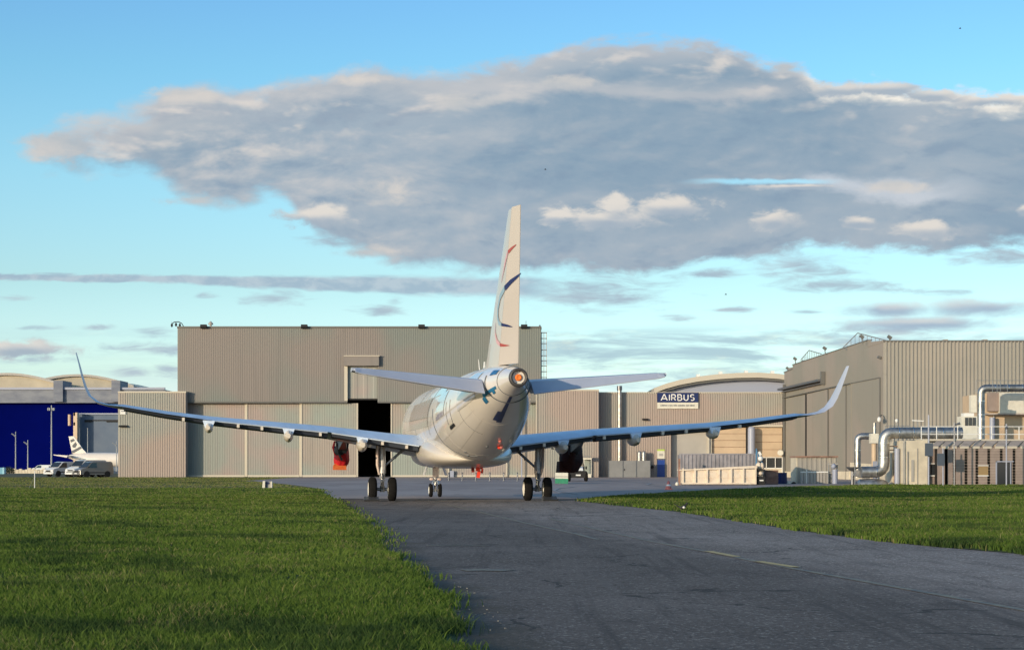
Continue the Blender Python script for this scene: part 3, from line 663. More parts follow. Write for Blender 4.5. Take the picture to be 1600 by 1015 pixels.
# --- lifting surfaces
AF = [(1,0),(.9,.018),(.75,.040),(.6,.055),(.42,.062),(.25,.058),(.12,.043),(.04,.024),(0,0),(.04,-.016),(.12,-.028),(.25,-.036),(.42,-.038),(.6,-.030),(.75,-.016),(.9,-.003),(.97,-.002)]
def wsec(x, z, le, chord, th=1.0, tilt=0.0, inc=0.0, sgn=1):
    """section at span x; le = y of leading edge; tilt = rotation of the section plane for the winglet"""
    out = []
    for c, t in AF:
        y = le-c*chord; h = t*chord*th*(1.35 if t >= 0 else 2.1)
        h += -math.sin(inc)*c*chord
        out.append(Vector((sgn*(x-h*math.sin(tilt)), y, z+h*math.cos(tilt))))
    return out
def wing_z(x): return 2.62+.105*(x-2)+.0026*(x-6.4)*max(0,x-6.4)*.0
def WZ(x): return float(np.interp(x,[1.5,2,6.4,12,14,16.0],[2.52,2.60,3.22,3.70,3.95,4.26]))
def WLE(x): return 5.3-(x-2)*.505
def WCH(x): return float(np.interp(x,[1.5,2,6.4,16.0],[6.95,6.7,4.25,1.62]))
for sg in (-1,1):
    secs = [wsec(x, WZ(x)+.012*WCH(x), WLE(x), WCH(x), 1.0 if x < 3 else .92, 0, .004, sg) for x in (1.5,2,3,4.2,5.3,6.4,8,10,12,14,15.2,16.0)]
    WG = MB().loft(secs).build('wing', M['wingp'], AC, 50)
    tipz = WZ(16.0)+.02
    shl = [(16.0,0,0,1.62,0),(16.6,.05,-.36,1.50,.10),(17.05,.17,-.74,1.40,.42),(17.38,.44,-1.10,1.28,.92),(17.54,.82,-1.48,1.12,1.20),(17.66,1.28,-1.9,.93,1.30),(17.76,1.8,-2.4,.70,1.34),(17.88,2.32,-2.85,.42,1.36)]
    MB().loft([wsec(x, tipz+dz, WLE(16.0)+dy, c, .92 if x < 16.1 else .5, ti, .01, sg) for x,dz,dy,c,ti in shl]).build('sharklet', M['stabp'], AC, 50)
    # flap trailing edge strip and flap bodies
    for a, b in ((2.15,6.3),(6.5,11.9)):
        mb = MB(); n = 6; R = []
        for i in range(n+1):
            x = a+(b-a)*i/n; y = WLE(x)-WCH(x)*1.0; z = WZ(x)+.006*WCH(x)
            R.append([Vector((sg*x,y+.05,z+.015)),Vector((sg*x,y-.02,z-.005)),Vector((sg*x,y+.0,z-.05)),Vector((sg*x,y+.9,z-.16)),Vector((sg*x,y+1.0,z-.02))])
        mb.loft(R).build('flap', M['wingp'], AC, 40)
    for a, b, hh in ((2.2,6.3,.20),(6.5,12.0,.20),(12.2,15.9,.12)):       # dark strip: shade under the trailing edge built as a part
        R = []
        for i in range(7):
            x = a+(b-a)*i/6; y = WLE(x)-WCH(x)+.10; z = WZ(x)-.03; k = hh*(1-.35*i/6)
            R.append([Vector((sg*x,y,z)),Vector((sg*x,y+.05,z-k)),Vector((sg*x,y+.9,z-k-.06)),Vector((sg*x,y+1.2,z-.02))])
        MB().loft(R).build('underside_shade', M['gap'], AC)
    # flap track fairings
    for x, L, w in ((4.85,2.9,.25),(8.35,2.7,.23),(12.05,2.2,.19)):
        y = WLE(x)-WCH(x); z = WZ(x)-.12; R = []
        for t, k in ((0,.15),(.15,.6),(.4,.95),(.65,1),(.85,.82),(.96,.55),(1,.38)):
            c = Vector((sg*x, y+L*.78-L*t, z-.18-.05*t)); R.append([c+Vector((w*k*math.cos(q), 0, w*1.35*k*math.sin(q))) for q in [i*2*math.pi/16 for i in range(16)]])
        MB().loft(R).build('flap_track_fairing', M['fairing'], AC, 60)
        MB().add([(sg*(x-.28),y-.08,WZ(x)-.03),(sg*(x+.28),y-.08,WZ(x)+.0),(sg*(x+.17),y-.14,z-.22),(sg*(x-.17),y-.14,z-.22),(sg*(x-.28),y+.6,WZ(x)-.0),(sg*(x+.28),y+.6,WZ(x)+.03),(sg*(x+.17),y+.6,z-.22),(sg*(x-.17),y+.6,z-.22)],
                 [(0,1,2,3),(4,7,6,5),(0,4,5,1),(1,5,6,2),(2,6,7,3),(3,7,4,0)]).build('fairing_bracket', M['wingp'], AC)
    for x in (2.75,3.9,6.85,9.6,10.7,13.2):
        y = WLE(x)-WCH(x); MB().obox((sg*x, y+.05, WZ(x)-.12), .12,.35,.16).build('hinge_fairing', M['fairing'], AC)
    # horizontal stabiliser and drooping elevator
    def sc(x, f0, f1, k=.0):
        le = -13.2-(x-.6)*.62; ch = np.interp(x,[.6,6.22],[4.1,1.35]); z = 4.80+(x-.6)*.098
        out = []
        for c,t in AF:
            if c > .76: continue
            h = t*ch*1.5*(1 if x < 6 else .8); out.append(Vector((sg*x, le-c*ch, z+h-max(0,c-.70)*ch*k)))
        return out
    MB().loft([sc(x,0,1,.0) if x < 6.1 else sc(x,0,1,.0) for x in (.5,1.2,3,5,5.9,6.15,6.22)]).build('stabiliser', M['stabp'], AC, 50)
    R = []
    for x in (.98,2,3,4,5,5.85,6.1):
        le = -13.2-(x-.6)*.62; ch = float(np.interp(x,[.6,6.22],[4.1,1.35])); z = 4.80+(x-.6)*.098; h0 = le-.745*ch; dr = .34*ch*math.tan(rad(13)) * (1 if x < 6 else .7)
        R.append([Vector((sg*x,h0,z+.060*ch)),Vector((sg*x,le-ch-.02,z+.01-dr)),Vector((sg*x,le-ch,z-.02-dr)),Vector((sg*x,h0,z-.03*ch))])
    MB().loft(R).build('elevator', M['stabp'], AC)
# fin: half thickness by (s,z)
def fle(z): return 11.0+(z-5.8)*.985
def fhinge(z): return 15.55+(z-5.8)*.43
def fte(z): return 17.25+(z-5.8)*.27
def fth(s, z):
    a, b = fle(z), fte(z); c = (s-a)/(b-a); c = min(max(c,0),1); ch = b-a
    return ch*.052*(2.6*math.sqrt(c)*(1-c)+.25*c*(1-c))
zs = [5.6,6.4,7.5,8.6,9.7,10.8,11.4,11.72]
def frow(z, lo, hi, n=9):
    zz = z; ss = [lo+(hi-lo)*i/n for i in range(n+1)]
    return ss
RF = []
for z in zs:
    a, h = fle(z), fhinge(z)
    if z > 11.6: a += .25
    ss = [a+(h-a)*(i/10)**1.5 for i in range(11)]; L = [Vector((-fth(s,z),-s,z)) for s in ss]; Rr = [Vector((fth(s,z),-s,z)) for s in reversed(ss[1:])]
    RF.append(L+Rr)
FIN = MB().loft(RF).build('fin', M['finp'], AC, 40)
# dorsal fillet
R = []
for t in range(7):
    s = 8.2+t*.62; hgt = .04+ (t/6)**2.2*1.15; zt = fus_at(s)[1]-.05
    w = .05+.10*t/6
    R.append([Vector((-w*1.9,-s,zt)),Vector((-w*.6,-s,zt+hgt*.6)),Vector((0,-s,zt+hgt)),Vector((w*.6,-s,zt+hgt*.6)),Vector((w*1.9,-s,zt))])
MB().loft(R).build('dorsal_fillet', M['paint'], AC, 60)
RUD = rad(12)
def rot_r(s, z, x):              # rudder swung to the right about its hinge
    h = fhinge(z); ds = s-h; th = x
    return Vector((math.sin(RUD)*ds+math.cos(RUD)*th, -(h+math.cos(RUD)*ds-math.sin(RUD)*th), z))
RR = []
for z in [5.74,6.4,7.5,8.6,9.7,10.8,11.4,11.76]:
    h, e = fhinge(z), fte(z); ss = [h,h+(e-h)*.35,h+(e-h)*.7,e]
    RR.append([rot_r(s,z,-max(fth(s,z),.012)) for s in ss]+[rot_r(s,z,max(fth(s,z),.012)) for s in reversed(ss)])
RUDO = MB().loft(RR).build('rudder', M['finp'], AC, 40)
def fin_mark(name, pts, m, rud=False):
    """pts: (s,z,half width along z); strip following the left face"""
    mb = MB(); mb.keep = 1; P = []
    for i in range(len(pts)-1):
        for k in range(4):
            t = k/4; P.append([pts[i][j]+(pts[i+1][j]-pts[i][j])*t for j in range(3)])
    P.append(list(pts[-1]))
    for i,(s,z,w) in enumerate(P):
        d = Vector((P[min(i+1,len(P)-1)][0]-P[max(i-1,0)][0], P[min(i+1,len(P)-1)][1]-P[max(i-1,0)][1])).normalized(); n = Vector((-d.y,d.x))
        for g in (-1,1):
            s2, z2 = s+n.x*w*g*.52, z+n.y*w*g*.52
            if rud: mb.v.append(rot_r(s2,z2,-max(fth(s2,z2),.012)-.02))
            else: mb.v.append(Vector((-fth(s2,z2)-.02,-s2,z2)))
    for i in range(len(P)-1): mb.f.append((2*i,2*i+1,2*i+3,2*i+2))
    return mb.build(name, M[m], RUDO if rud else FIN)
hz = lambda z,k=0: fhinge(z)+k
fin_mark('navy_arc', [(hz(8.75,.0),8.72,.20),(hz(8.9,.5),8.92,.17),(hz(9.1,1.1),9.10,.10),(hz(9.15,1.42),9.16,.05)], 'navy', True)
fin_mark('navy_arc', [(hz(7.3,.0),7.33,.12),(hz(7.3,.5),7.25,.09),(hz(7.2,.95),7.18,.03)], 'navy', True)
fin_mark('pale_blue_arc', [(hz(8.75,-.02),8.72,.22),(hz(8.4,-.75),8.45,.24),(hz(8.1,-1.05),8.05,.25),(hz(7.8,-.95),7.7,.24),(hz(7.4,-.5),7.42,.18),(hz(7.3,-.02),7.34,.12)], 'paleblue')
fin_mark('red_arc', [(hz(10.1,.02),10.08,.14),(hz(10.2,.35),10.20,.09),(hz(10.3,.7),10.30,.02)], 'redmark', True)
fin_mark('red_arc', [(hz(6.55,.0),6.54,.13),(hz(6.5,.35),6.50,.09),(hz(6.45,.85),6.47,.02)], 'redmark', True)
fin_mark('pale_red_arc', [(hz(10.1,-.02),10.06,.17),(hz(9.9,-.35),9.75,.16),(hz(9.4,-.55),9.35,.09),(hz(9,-.8),9.0,.04)], 'pinkmark')
fin_mark('pale_red_arc', [(hz(7.5,-1.35),7.5,.06),(hz(7.0,-1.1),7.05,.14),(hz(6.7,-.6),6.72,.17),(hz(6.6,-.02),6.56,.14)], 'pinkmark')
# --- landing gear
ROLL = .0092
def wheel(x, y, z, r, w, par, rim_side):
    t = MB().lathe((x-w/2,y,z),(1,0,0),[(0,r*.60),(w*.04,r*.80),(w*.16,r*.95),(w*.34,r),(w*.66,r),(w*.84,r*.95),(w*.96,r*.80),(w,r*.60)],28,False).build('tyre', M['tyre'], par, 50)
    MB().lathe((x-w/2+.01,y,z),(1,0,0),[(-.012,.01),(-.012,r*.12),(.0,r*.2),(.05,r*.28),(.03,r*.50),(-.01,r*.57),(-.0,r*.61),(w-.02,r*.61),(w-.01,r*.57),(w-.07,r*.5),(w-.09,r*.28),(w-.03,r*.12),(w-.03,.01)],24).build('rim', M['rim'], par, 40)
for sg in (-1,1):
    dz = sg*3.795*ROLL; cx = sg*3.795; z0 = .585+dz
    gm = MB(); gm.cyl((cx,.0,1.1+dz),(cx+sg*.04,.15,2.95),.13,.15,16); gm.cyl((cx,0,1.35+dz),(cx,.02,1.95),.17,.17,16)
    G = gm.build('main_gear_leg', M['gearm'], AC, 40)
    MB().cyl((cx,0,z0-.1),(cx,0,1.4+dz),.085,.085,14).build('oleo_piston', M['silver'], G, 40)
    MB().cyl((cx-.52,0,z0),(cx+.52,0,z0),.08,.08,12).cyl((cx,0,z0-.13),(cx,0,z0+.16),.12,.12,12).build('axle', M['gunmetal'], G, 40)
    tl = MB(); tl.tube([(cx,-.12,1.35+dz),(cx+.0,-.42,1.02+dz),(cx,-.12,z0+.03)],.05,8); tl.obox((cx,-.42,1.02+dz),.20,.08,.10); tl.build('torque_link', M['gunmetal'], G, 40)
    br = MB(); br.tube([(cx-sg*.05,.05,1.62),(cx-sg*.95,.1,2.42),(cx-sg*1.75,.15,2.95)],[.055,.07,.09],8); br.tube([(cx-sg*.95,.1,2.42),(cx-sg*.45,.1,2.72),(cx-sg*.12,.1,2.98)],.04,8); br.tube([(cx-sg*.95,.1,2.42),(cx-sg*.7,.1,2.75),(cx-sg*1.15,.1,2.98)],.035,6); br.tube([(cx-sg*.75,.1,2.3),(cx-sg*.62,.1,2.0)],.02,6)
    br.build('side_brace', M['gunmetal'], G, 40)
    hs = MB(); hs.tube([(cx+sg*.16,-.05,3.0),(cx+sg*.20,-.08,2.2),(cx+sg*.16,-.1,1.5),(cx+sg*.05,-.15,.9)],.022,6); hs.obox((cx+sg*.25,-.05,2.05),.14,.12,.10); hs.tube([(cx-sg*.1,-.14,2.9),(cx-sg*.12,-.16,1.9),(cx-sg*.05,-.2,1.2),(cx,-.2,.8)],.018,6)
    hs.build('hydraulic_line', M['gunmetal'], G, 40)
    dr = MB(); dr.add([(cx+sg*.26,.55,3.0),(cx+sg*.26,-.30,3.0),(cx+sg*.24,-.30,1.7),(cx+sg*.14,-.1,1.25),(cx+sg*.14,.35,1.25),(cx+sg*.24,.55,1.7)]+[(cx+sg*.30,.55,3.0),(cx+sg*.30,-.30,3.0),(cx+sg*.28,-.30,1.7),(cx+sg*.18,-.1,1.25),(cx+sg*.18,.35,1.25),(cx+sg*.28,.55,1.7)],
        [(0,1,2,3,4,5),(11,10,9,8,7,6)]+[(i,(i+1)%6,6+(i+1)%6,6+i) for i in range(6)]); dr.build('gear_door', M['gear_sunlit'], G)
    MB().add([(cx+sg*.55,-.4,3.0),(cx+sg*.38,-.4,3.02),(cx+sg*.62,-.4,2.55),(cx+sg*.74,-.4,2.55),(cx+sg*.55,-.45,3.0),(cx+sg*.38,-.45,3.02),(cx+sg*.62,-.45,2.55),(cx+sg*.74,-.45,2.55)],[(0,1,2,3),(7,6,5,4),(0,4,5,1),(1,5,6,2),(2,6,7,3),(3,7,4,0)]).build('small_gear_door', M['paint'], G)
    for dx in (-.475,.475): wheel(cx+dx,0,z0,.585,.42,G,sg)
NY = 12.64
ng = MB(); ng.cyl((0,NY,.75),(0,NY+.1,1.9),.085,.11,14); ng.cyl((0,NY,.95),(0,NY+.02,1.25),.13,.13,14)
NG = ng.build('nose_gear_leg', M['gearm'], AC, 40)
MB().cyl((0,NY,.3),(0,NY,.95),.06,.06,12).cyl((-.3,NY,.38),(.3,NY,.38),.06,.06,10).build('oleo_piston', M['silver'], NG, 40)
MB().box(-.17,.17,NY-.22,NY-.16,1.12,1.72).ell((-.22,NY-.15,1.0),.13,.06,.08).ell((.22,NY-.15,1.0),.13,.06,.08).build('taxi_light_panel', M['gear_sunlit'], NG, 40)
MB().tube([(0,NY-.1,.95),(0,NY-.34,.72),(0,NY-.08,.45)],.045,8).obox((0,NY-.2,.83),.22,.12,.14).tube([(-.1,NY-.1,.95),(-.28,NY-.2,.55),(-.16,NY-.2,.2)],.02,6).tube([(.1,NY-.1,.95),(.24,NY-.2,.55),(.18,NY-.2,.15)],.02,6).build('torque_link', M['silver'], NG, 40)
for sg in (-1,1):
    MB().add([(sg*.38,NY+.9,1.85),(sg*.38,NY-.5,1.85),(sg*.62,NY-.5,1.2),(sg*.62,NY+.9,1.2),(sg*.41,NY+.9,1.85),(sg*.41,NY-.5,1.85),(sg*.65,NY-.5,1.2),(sg*.65,NY+.9,1.2)],[(0,1,2,3),(7,6,5,4),(0,4,5,1),(1,5,6,2),(2,6,7,3),(3,7,4,0)]).build('nose_gear_door', M['paint'], NG)
    wheel(sg*.25,NY,.38,.38,.22,NG,sg)
# --- empty engine pylons under cloth covers
def drape(cx, y, ztop, zbot, w, seed, n=28, m='red'):
    r = random.Random(seed); ph = [r.random()*6 for _ in range(4)]; R = []
    for k, (t, s) in enumerate(((0,.75),(.12,.88),(.3,.95),(.5,1.0),(.66,1.04),(.8,.95),(.92,.72),(1,.62))):
        R.append([Vector((cx+math.cos(a)*w/2*s*(1+.09*math.sin(3*a+ph[0]+t*2)+.06*math.sin(7*a+ph[1])), y+math.sin(a)*w*.95*s*(1+.1*math.sin(4*a+ph[2]+t*3)), ztop+(zbot-ztop)*t)) for a in [i*2*math.pi/n for i in range(n)]])
    return R
for sg in (-1,1):
    px_, py_ = (-5.58 if sg < 0 else 6.2), 4.6
    PY = MB().loft([[Vector((px_+dx*w_, yy, zz)) for dx,zz in ((-1,z0_),(1,z0_),(1,z1_),(-1,z1_))] for yy,w_,z0_,z1_ in ((1.0,.05,2.9,3.1),(3.0,.2,2.5,3.2),(5.2,.24,2.3,3.15),(7.2,.18,2.35,3.0),(8.2,.05,2.5,2.8))]).build('engine_pylon', M['gunmetal'], AC)
    fr = MB(); fr.lathe((px_-.12,py_-.9,2.45),(0,1,0),[(0,.12),(.1,.26),(.5,.3),(.7,.2)],12); fr.tube([(px_-.3,py_-.9,2.9),(px_-.2,py_-1.0,2.3),(px_,py_-.9,1.95)],.05,8); fr.tube([(px_+.28,py_-.9,2.85),(px_+.2,py_-1,2.4)],.07,8); fr.obox((px_+.15,py_-.95,2.5),.22,.2,.4,ry=.3)
    fr.build('engine_mount', M['gap'], PY, 40)
    if sg < 0:
        MB().loft(drape(px_,py_,2.75,1.56,.72,3)).build('engine_cover', M['red'], PY, 60)
        MB().loft([[Vector((px_-.08+a*.33*s, py_+b*.5*s, z)) for a,b in ((-1,-1),(1,-1),(1,1),(-1,1))] for z,s in ((1.85,.6),(1.68,.95),(1.46,1.0))]).build('cover_skirt', M['orange'], PY)
        MB().tube([(px_-.36,py_-.4,2.9),(px_-.42,py_-.5,2.6),(px_-.34,py_-.5,2.2)],[.04,.07,.04],8).build('cover_strap', M['red'], PY, 60)
    else:
        MB().loft(drape(px_-.0,py_,3.4,1.45,1.12,8)).build('engine_cover', M['shaded_red'], PY, 60)
        MB().loft([[Vector((px_-.25+a*.42*s, py_+b*.5*s, z)) for a,b in ((-1,-1),(1,-1),(1,1),(-1,1))] for z,s in ((2.0,.9),(1.42,1.0))]).build('cover_skirt', M['shaded_red'], PY)
        MB().obox((px_-.58,py_-.4,1.75),.16,.3,.5).build('cover_strap', M['shaded_red'], PY)
AC.location = (-2.52, 90, 0); AC.rotation_euler = (0, ROLL, rad(7.9))
# wheel chocks
def chock(x, y, label):
    c = thing('wheel_chock', label, 'wheel chock', (0,0,0), 'chocks under the outer main wheels')
    MB().prism([(-.85,0),(-.80,.05),(-.25,.22),(-.15,.05),(-.12,0)],-.35,.35,'yz').build('wedge', M['gunmetal'], c)
    MB().box(-.37,.37,-.86,-.78,.0,.07).build('bar', M['black'], c)
    c.location = (x, y, .018); c.rotation_euler = (0,0,rad(7.6)); return c
def ac(x, y): 
    a = rad(7.9); return (-2.52+x*math.cos(a)-y*math.sin(a), 90+x*math.sin(a)+y*math.cos(a))
chock(*ac(-4.27-.08,-.1), 'dark wedge chock behind the leftmost main wheel of the airliner')
chock(*ac(4.27+.05,-.1), 'dark wedge chock behind the rightmost main wheel of the airliner')

# ------------------------------------------------------------------ the tall hangar
def bthing(name, label, cat, x, y, group=None): return thing(name, label, cat, (x, y, gz(y)), group)
Y0 = 215.0; GZ = gz(Y0)-.05
HG = bthing('hangar', 'tall beige hangar behind the airliner with a tail notch over its half-open sliding doors', 'hangar', X(560,Y0), Y0+10)
xl, xr = X(278,Y0), X(845,Y0); zt = Z(511,Y0); zd = Z(627,Y0)
n0, n1 = X(543,Y0), X(590,Y0); zn0, zn1 = Z(623,Y0), Z(571,Y0)
w = MB()
w.corr((xl,Y0),(n0,Y0), zd, zt, .26, .018); w.corr((n1,Y0),(xr,Y0), zd, zt, .26, .018); w.corr((n0,Y0),(n1,Y0), zn1, zt, .26, .018)
w.build('front_wall', M['wall_hi'], HG)
w = MB(); w.corr((xr,Y0),(xr,Y0+60), GZ, zt, .30, .05); w.corr((xl,Y0+60),(xl,Y0), GZ, zt, .30, .05); w.corr((xr,Y0+60),(xl,Y0+60), GZ, zt, .3, .05); w.build('side_wall', M['wall_hi'], HG)
RO = MB().box(xl-.1,xr+.1,Y0+.02,Y0+60.1,zt-.15,zt-.02).build('roof', M['roofedge'], HG)
MB().box(xl-.08,xr+.08,Y0-.12,Y0+.0,zt-.10,zt+.10).build('parapet_trim', M['roofedge'], RO)
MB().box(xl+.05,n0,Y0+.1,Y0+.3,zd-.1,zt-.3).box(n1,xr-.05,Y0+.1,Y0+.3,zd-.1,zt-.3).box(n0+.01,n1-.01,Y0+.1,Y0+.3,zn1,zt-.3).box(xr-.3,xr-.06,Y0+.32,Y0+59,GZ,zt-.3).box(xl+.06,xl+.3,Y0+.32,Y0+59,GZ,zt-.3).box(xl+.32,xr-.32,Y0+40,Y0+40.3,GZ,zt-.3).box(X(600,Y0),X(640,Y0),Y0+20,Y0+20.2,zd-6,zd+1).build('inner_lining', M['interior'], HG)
hd = MB().pbox(537,592,556,571,Y0-.55,.6).build('notch_hood', M['wall_hi'], HG)
MB().pbox(537,593,555,556.3,Y0-.62,.7).build('hood_trim', M['edge'], hd)
MB().pbox(538,543,571,626,Y0-.12,.3).build('notch_jamb', M['edge'], HG)
td = MB(); td.corr((n0+.02,Y0+.28),(n1+.02,Y0+.28), zn0, zn1, 1.2, .03); td.box(n0,n1,Y0+.33,Y0+.5,zn0,zn1); td.build('tail_door', M['door_b'], HG)
MB().pbox(543,590,622.2,624.5,Y0+.15,.2).build('tail_door_edge', M['black'], HG)
MB().box(xl+.1,n0-.02,Y0-.03,Y0+.9,zd-.16,zd-.02).box(n1+.02,xr,Y0-.03,Y0+.9,zd-.16,zd-.02).build('door_rail', M['roofedge'], HG)
for a, b, dy, m in ((289,383,1.0,'door_b'),(383,469,.8,'door_b'),(469,559,.55,'door_a'),(610,702,.55,'door_a'),(702,793,.8,'door_b'),(793,840,1.0,'door_a')):
    yy = Y0+dy; w = MB(); w.corr((X(a,Y0),yy),(X(b,Y0),yy), GZ+.12, zd-.18, .28, .018)
    D = w.build('door_panel', M[m], HG)
    f = MB()
    for e in (a+.2, b-2.2):
        f.box(X(e,Y0),X(e+2,Y0),yy-.09,yy+.12,GZ+.1,zd-.17)
    f.box(X(a,Y0)+.2,X(b,Y0)-.2,yy-.06,yy+.12,GZ+.08,GZ+.3); f.build('door_frame', M['edge'], D)
    MB().box(X(a,Y0)+.2,X(b,Y0)-.2,yy+.05,yy+.18,GZ+.3,zd-.2).build('door_core', M['greydoor'], D)
MB().pbox(703,709,735,745,Y0+.3,.2).build('door_post', M['column'], HG)
def annex(p0, p1, ptop, lab, ya=Y0-1.0):
    A = bthing('hangar_annex', lab, 'annex', X((p0+p1)/2,ya), ya+2)
    x0, x1, z1 = X(p0,ya), X(p1,ya), Z(ptop,ya); g = gz(ya)-.1
    w = MB(); w.corr((x0,ya),(x1,ya), g, z1, .27, .05); w.build('front_wall', M['wall_lo'], A)
    MB().corr((x1,ya),(x1,ya+(.98 if p0 < 300 else 1.9)), g, z1, .27, .04).corr((x0,ya+30),(x0,ya), g, z1, .27, .04).build('side_wall', M['wall_lo'], A)
    MB().box(x0+.04,x1-.06,ya+.06,ya+(.95 if p0 < 300 else 1.85),g,z1-.2).build('wall_core', M['greydoor'], A)
    r = MB().box(x0-.05,x1+.03,ya-.07,ya+(.99 if p0 < 300 else 1.95),z1-.18,z1).build('roof', M['edge'], A)
    if p0 < 300: MB().box(x0,xl-.12,ya+1.0,ya+30,z1-.3,z1-.04).box(x0+.06,xl-.1,ya+1.0,ya+29.9,g,z1-.32).build('rear_block', M['wall_lo'], A)
    else: MB().box(xr+.14,x1-.1,ya+1.96,ya+30,g,z1-.05).build('rear_block', M['wall_lo'], A)
    return A
A1 = annex(185,290.5,611,'low beige hangar annex at the left with two small lamps on its wall')
A2 = annex(838,935.5,608,'low beige annex at the right end of the tall hangar, behind the right wing')
MB().box(X(838,214),X(839,214),213.9,214.0,GZ,Z(608,214)).build('corner_trim', M['edge'], A2)
MB().box(X(814,Y0),X(816,Y0),Y0+.3,Y0+.4,GZ,Z(640,Y0)).build('door_post', M['column'], HG)
# floodlights on the roof edge
def floodlight(px, py, Y, label, s=1.0):
    t = bthing('floodlight', label, 'floodlight', X(px,Y), Y, 'floodlights on the hangar roof edge'); t.location.z = Z(py,Y); org[t] = tuple(t.location)
    x, z = X(px,Y), Z(py,Y)
    MB().obox((x,Y-.35,z+.12*s),.75*s,.45*s,.36*s,rx=-.3).build('housing', M['black'], t)
    MB().tube([(x,Y,z-.05),(x,Y-.2,z+.1),(x,Y-.35,z+.1)],.05,6).build('bracket', M['gunmetal'], t); return t
for px, n in ((319,'leftmost black floodlight on the tall hangar roof edge'),(476,'second black floodlight from the left on the tall hangar roof edge'),(659,'third black floodlight from the left on the tall hangar roof edge'),(819,'black floodlight on the tall hangar roof edge right beside the fin')):
    floodlight(px, 512, Y0, n)
t = bthing('roof_lamp', 'curved gooseneck lamp at the left corner of the tall hangar roof', 'lamp', X(279,Y0), Y0); t.location.z = Z(511,Y0); org[t] = tuple(t.location)
MB().tube([(X(287,Y0),Y0,Z(510,Y0)),(X(284,Y0),Y0,Z(505,Y0)),(X(279,Y0),Y0,Z(502.5,Y0)),(X(272,Y0),Y0,Z(503,Y0)),(X(268.5,Y0),Y0,Z(506,Y0))],.05,6).build('arm', M['black'], t)
for px, q in ((268.5,508),(275,507),(281,508)): MB().ell((X(px,Y0),Y0,Z(q,Y0)),.13,.13,.22).cyl((X(px,Y0),Y0,Z(q,Y0)),(X(px,Y0),Y0,Z(503,Y0)),.02,n=5).build('lamp_head', M['black'], t)
t = bthing('roof_vent', 'small grey mushroom vent on the tall hangar roof', 'vent', X(327,Y0), Y0+1); t.location.z = Z(511,Y0); org[t] = tuple(t.location)
MB().cyl((X(327,Y0),Y0+1,Z(511,Y0)),(X(327,Y0),Y0+1,Z(506,Y0)),.12).lathe((X(327,Y0),Y0+1,Z(506,Y0)),(0,0,1),[(0,.3),(.15,.28),(.4,.05)],10).build('vent_cap', M['greydoor'], t)
t = bthing('antenna', 'thin whip antenna on the tall hangar roof beside the fin', 'antenna', X(823,Y0), Y0+1); t.location.z = Z(511,Y0); org[t] = tuple(t.location)
MB().cyl((X(822,Y0),Y0+1,Z(512,Y0)),(X(822,Y0),Y0+1,Z(500,Y0)),.03,n=5).box(X(820.5,Y0),X(823.5,Y0),Y0+.9,Y0+1.1,Z(512,Y0),Z(510,Y0)).build('rod', M['gunmetal'], t)
t = bthing('vent_pipe', 'dark conical cap on the right corner of the tall hangar', 'vent', X(844,Y0), Y0+.4); t.location.z = Z(511,Y0); org[t] = tuple(t.location)
MB().cyl((X(843.5,Y0),Y0+.4,Z(512,Y0)),(X(843.5,Y0),Y0+.4,Z(507,Y0)),.2,.06,8).build('cap', M['gunmetal'], t)
# caged ladder on the right flank
t = bthing('caged_ladder', 'grey caged ladder climbing the right side of the tall hangar', 'ladder', X(850,Y0), Y0+1)
lx0, lx1 = X(846.5,Y0), X(854,Y0); m = MB()
for q in (lx0, lx1): m.cyl((q,Y0+.6,Z(606,Y0)),(q,Y0+.6,Z(518,Y0)),.035,n=6)
m.build('rail', M['pole'], t); m = MB()

for q in (519,528,536,546,555,563,571,580,589,597): m.box(lx0-.05,lx1+.05,Y0+.3,Y0+.9,Z(q,Y0)-.03,Z(q,Y0)+.03)
m.cyl((lx0+.25,Y0+.3,Z(606,Y0)),(lx0+.25,Y0+.3,Z(518,Y0)),.03,n=5); m.build('cage', M['pole'], t)
# lamps and plate on the annex walls
def wall_lamp(px, py, Y, label, w=.5):
    t = bthing('wall_lamp', label, 'lamp', X(px,Y), Y, None); t.location.z = Z(py,Y); org[t] = tuple(t.location)
    MB().obox((X(px,Y),Y-.22,Z(py,Y)),w,.36,.14,rx=.3).build('lamp_head', M['black'], t); MB().box(X(px,Y)-.06,X(px,Y)+.06,Y-.06,Y+.05,Z(py,Y)-.1,Z(py,Y)+.1).build('bracket', M['gunmetal'], t)
wall_lamp(189.5,665.5,214,'left one of two small dark lamps on the left annex wall'); wall_lamp(196,665.5,214,'right one of two small dark lamps on the left annex wall')
t = bthing('wall_sign', 'small white plate with grey lettering high on the left annex wall', 'sign', X(192,214), 214-.1); t.location.z = Z(645,214); org[t] = tuple(t.location)
MB().pbox(188,196,640,647,213.85,.08).build('plate', M['white'], t); MB().pbox(189,195,641.5,643,213.83,.015).build('lettering', M['gunmetal'], t)

